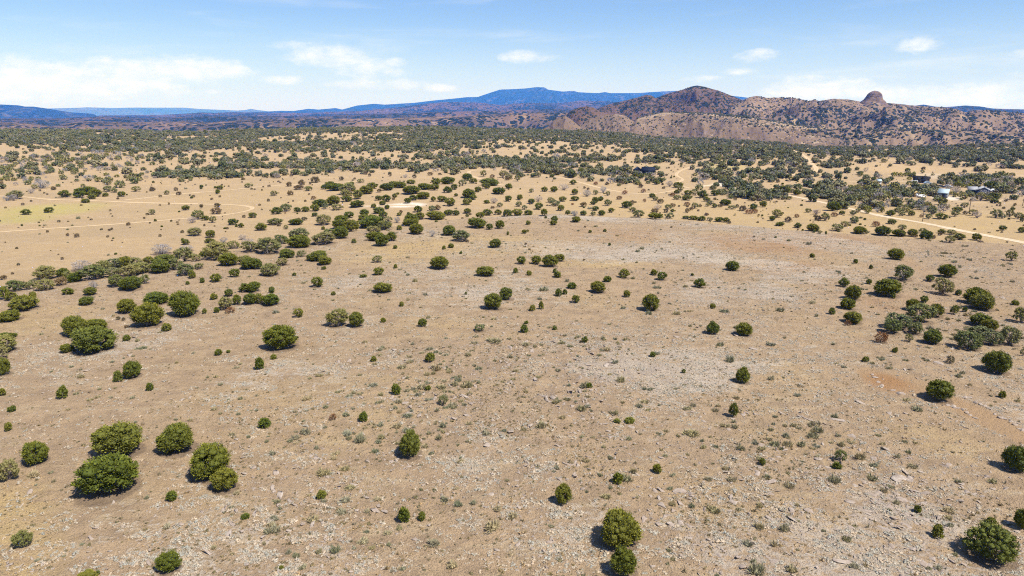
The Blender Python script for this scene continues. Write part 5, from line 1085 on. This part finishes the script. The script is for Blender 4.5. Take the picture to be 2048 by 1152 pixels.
def ground_cover():
    T_STRAW = [tuft(i, ML_STRAW, 14, 0.9, 0.5, 0.2) for i in range(3)]; T_PALE = [tuft(10+i, ML_PALE, 12, 0.6, 0.6, 0.3) for i in range(4)]; T_DARK = [tuft(20+i, ML_DARK, 14, 0.8, 0.6, 0.28) for i in range(3)]
    R_SM = [rock_mesh(20+i, 0.55, True) for i in range(6)]
    def put(name, n, r0, r1, p, field, size, hs, src, label, thr=0.0, extra=0.0, tilt=0.0, sig=.42, strike=None):
        x, y = sector(n, r0, r1, p); d = edge_d(x, y)
        m = ground_masks(x, y); f = field(x, y, m)*(0.03+m['hill'])*(1-0.93*m['bare'])
        ok = RNG.random(n) < np.clip(f, 0, 1); x, y = x[ok], y[ok]; k = len(x)
        ok = clear_of(x, y, extra, False); x, y = x[ok], y[ok]; k = len(x)
        s = size*np.clip(RNG.lognormal(0, sig, k), .35, 3.2 if sig > .5 else 2.6); asp = RNG.uniform(.8, 1.5, k) if strike is None else RNG.uniform(1.0, 1.9, k)
        turn = RNG.uniform(0, 6.28, k) if strike is None else strike+RNG.normal(0, .6, k)+0.6*fbm(x, y, 40, 2, 520)
        scatter(name, np.stack([x, y, gz(x, y)], -1), np.stack([s*asp, s, s*hs*RNG.uniform(.7, 1.3, k)], -1), np.stack([RNG.normal(0, tilt, k), RNG.normal(0, tilt, k), turn], -1), RNG.integers(0, len(src), k), src, label)
    put('bleached_grass', 420000, 42, 270, 1.15, lambda x, y, m: np.clip(m['pale']*1.25+0.10, 0, 1)*sstep(-0.02, 0.22, fbm(x*0.7, y, 1.4, 3, 501)+0.5*fbm(x*0.6, y, 5, 3, 502))*1.4, 0.21, 0.7, T_PALE, 'bleached white clumps of dead grass on the stony slope')
    put('straw_grass', 150000, 42, 270, 1.1, lambda x, y, m: (0.22+0.6*m['yellow'])*sstep(-0.3, 0.4, fbm(x, y, 4, 3, 503)), 0.20, 0.8, T_STRAW, 'straw-coloured dry grass tufts over the slope')
    put('dark_tufts', 90000, 42, 270, 1.05, lambda x, y, m: 0.10+(0.25+0.75*m['rough'])*sstep(-0.05, 0.4, fbm(x, y, 9, 4, 504)), 0.20, 0.75, T_DARK, 'small dark brown tufts specking the slope', 0)
    put('loose_stones', 130000, 42, 250, 1.2, lambda x, y, m: (0.10+0.4*m['pale']+0.5*m['rough'])*sstep(-0.2, 0.4, fbm(x, y, 6, 4, 505)), 0.17, 0.7, R_SM, 'loose pale stones strewn over the slope', 0, 0, .3, .55)
    put('rock_rubble', 20000, 42, 130, 1.0, lambda x, y, m: 0.03+m['rough']*sstep(-0.05, 0.4, fbm(x, y, 7, 4, 506)), 0.25, 0.5, R_SM, 'broken rock rubble on the rocky ribs', 0, 0, .25, .62, 2.3)
    put('rock_ledges', 9000, 42, 170, 1.0, lambda x, y, m: m['rough']*sstep(0.05, 0.4, fbm(x, y, 8, 4, 509)), 0.34, 0.40, R_SM, 'half-buried rock ledges breaking the slope', 0, 0, .22, .6, 2.3)
    put('sage_cover', 9000, 45, 230, 0.9, lambda x, y, m: 0.06+1.0*m['rough']*sstep(-0.1, 0.4, fbm(x, y, 10, 3, 507)), 0.55, 0.6, A_M, 'scattered grey sage tufts on the slope', 0, .3)

LAB = make_labels([tuple(t) for t in TR])
buildings()
for n, t in enumerate(TR): plant(n, *t, LAB[n])
rocks()
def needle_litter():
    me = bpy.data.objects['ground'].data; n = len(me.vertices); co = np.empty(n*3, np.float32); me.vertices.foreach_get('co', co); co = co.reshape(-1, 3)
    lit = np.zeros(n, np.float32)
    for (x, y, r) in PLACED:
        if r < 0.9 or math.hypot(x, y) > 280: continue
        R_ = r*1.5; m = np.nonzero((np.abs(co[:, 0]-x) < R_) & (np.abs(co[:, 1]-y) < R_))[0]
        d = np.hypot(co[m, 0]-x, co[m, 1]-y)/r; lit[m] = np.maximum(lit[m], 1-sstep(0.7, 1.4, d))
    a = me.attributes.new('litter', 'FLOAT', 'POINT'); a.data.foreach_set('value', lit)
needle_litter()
woods(); hill_trees(); ground_cover()

# ------------------------------------------------------------------ air
def build_haze():
    m = bpy.data.materials.new('haze'); m.use_nodes = True; nt = m.node_tree; nt.nodes.clear()
    v = nt.nodes.new('ShaderNodeVolumePrincipled'); v.inputs['Color'].default_value = HAZE_COLOR
    v.inputs['Density'].default_value = HAZE_DENSITY; v.inputs['Absorption Color'].default_value = (1, 1, 1, 1)
    o = nt.nodes.new('ShaderNodeOutputMaterial'); nt.links.new(v.outputs[0], o.inputs['Volume'])
    x0, x1, y0, y1, z0, z1 = -30000, 30000, -30000, 30000, -240, 760
    V = [(x, y, z) for x in (x0, x1) for y in (y0, y1) for z in (z0, z1)]
    f = np.array([(0, 1, 3, 2), (4, 6, 7, 5), (0, 4, 5, 1), (2, 3, 7, 6), (0, 2, 6, 4), (1, 5, 7, 3)])
    tag(link('haze', np_mesh('haze', V, [f], [m])), 'thin blue haze over the far hills', kind='stuff')
build_haze()
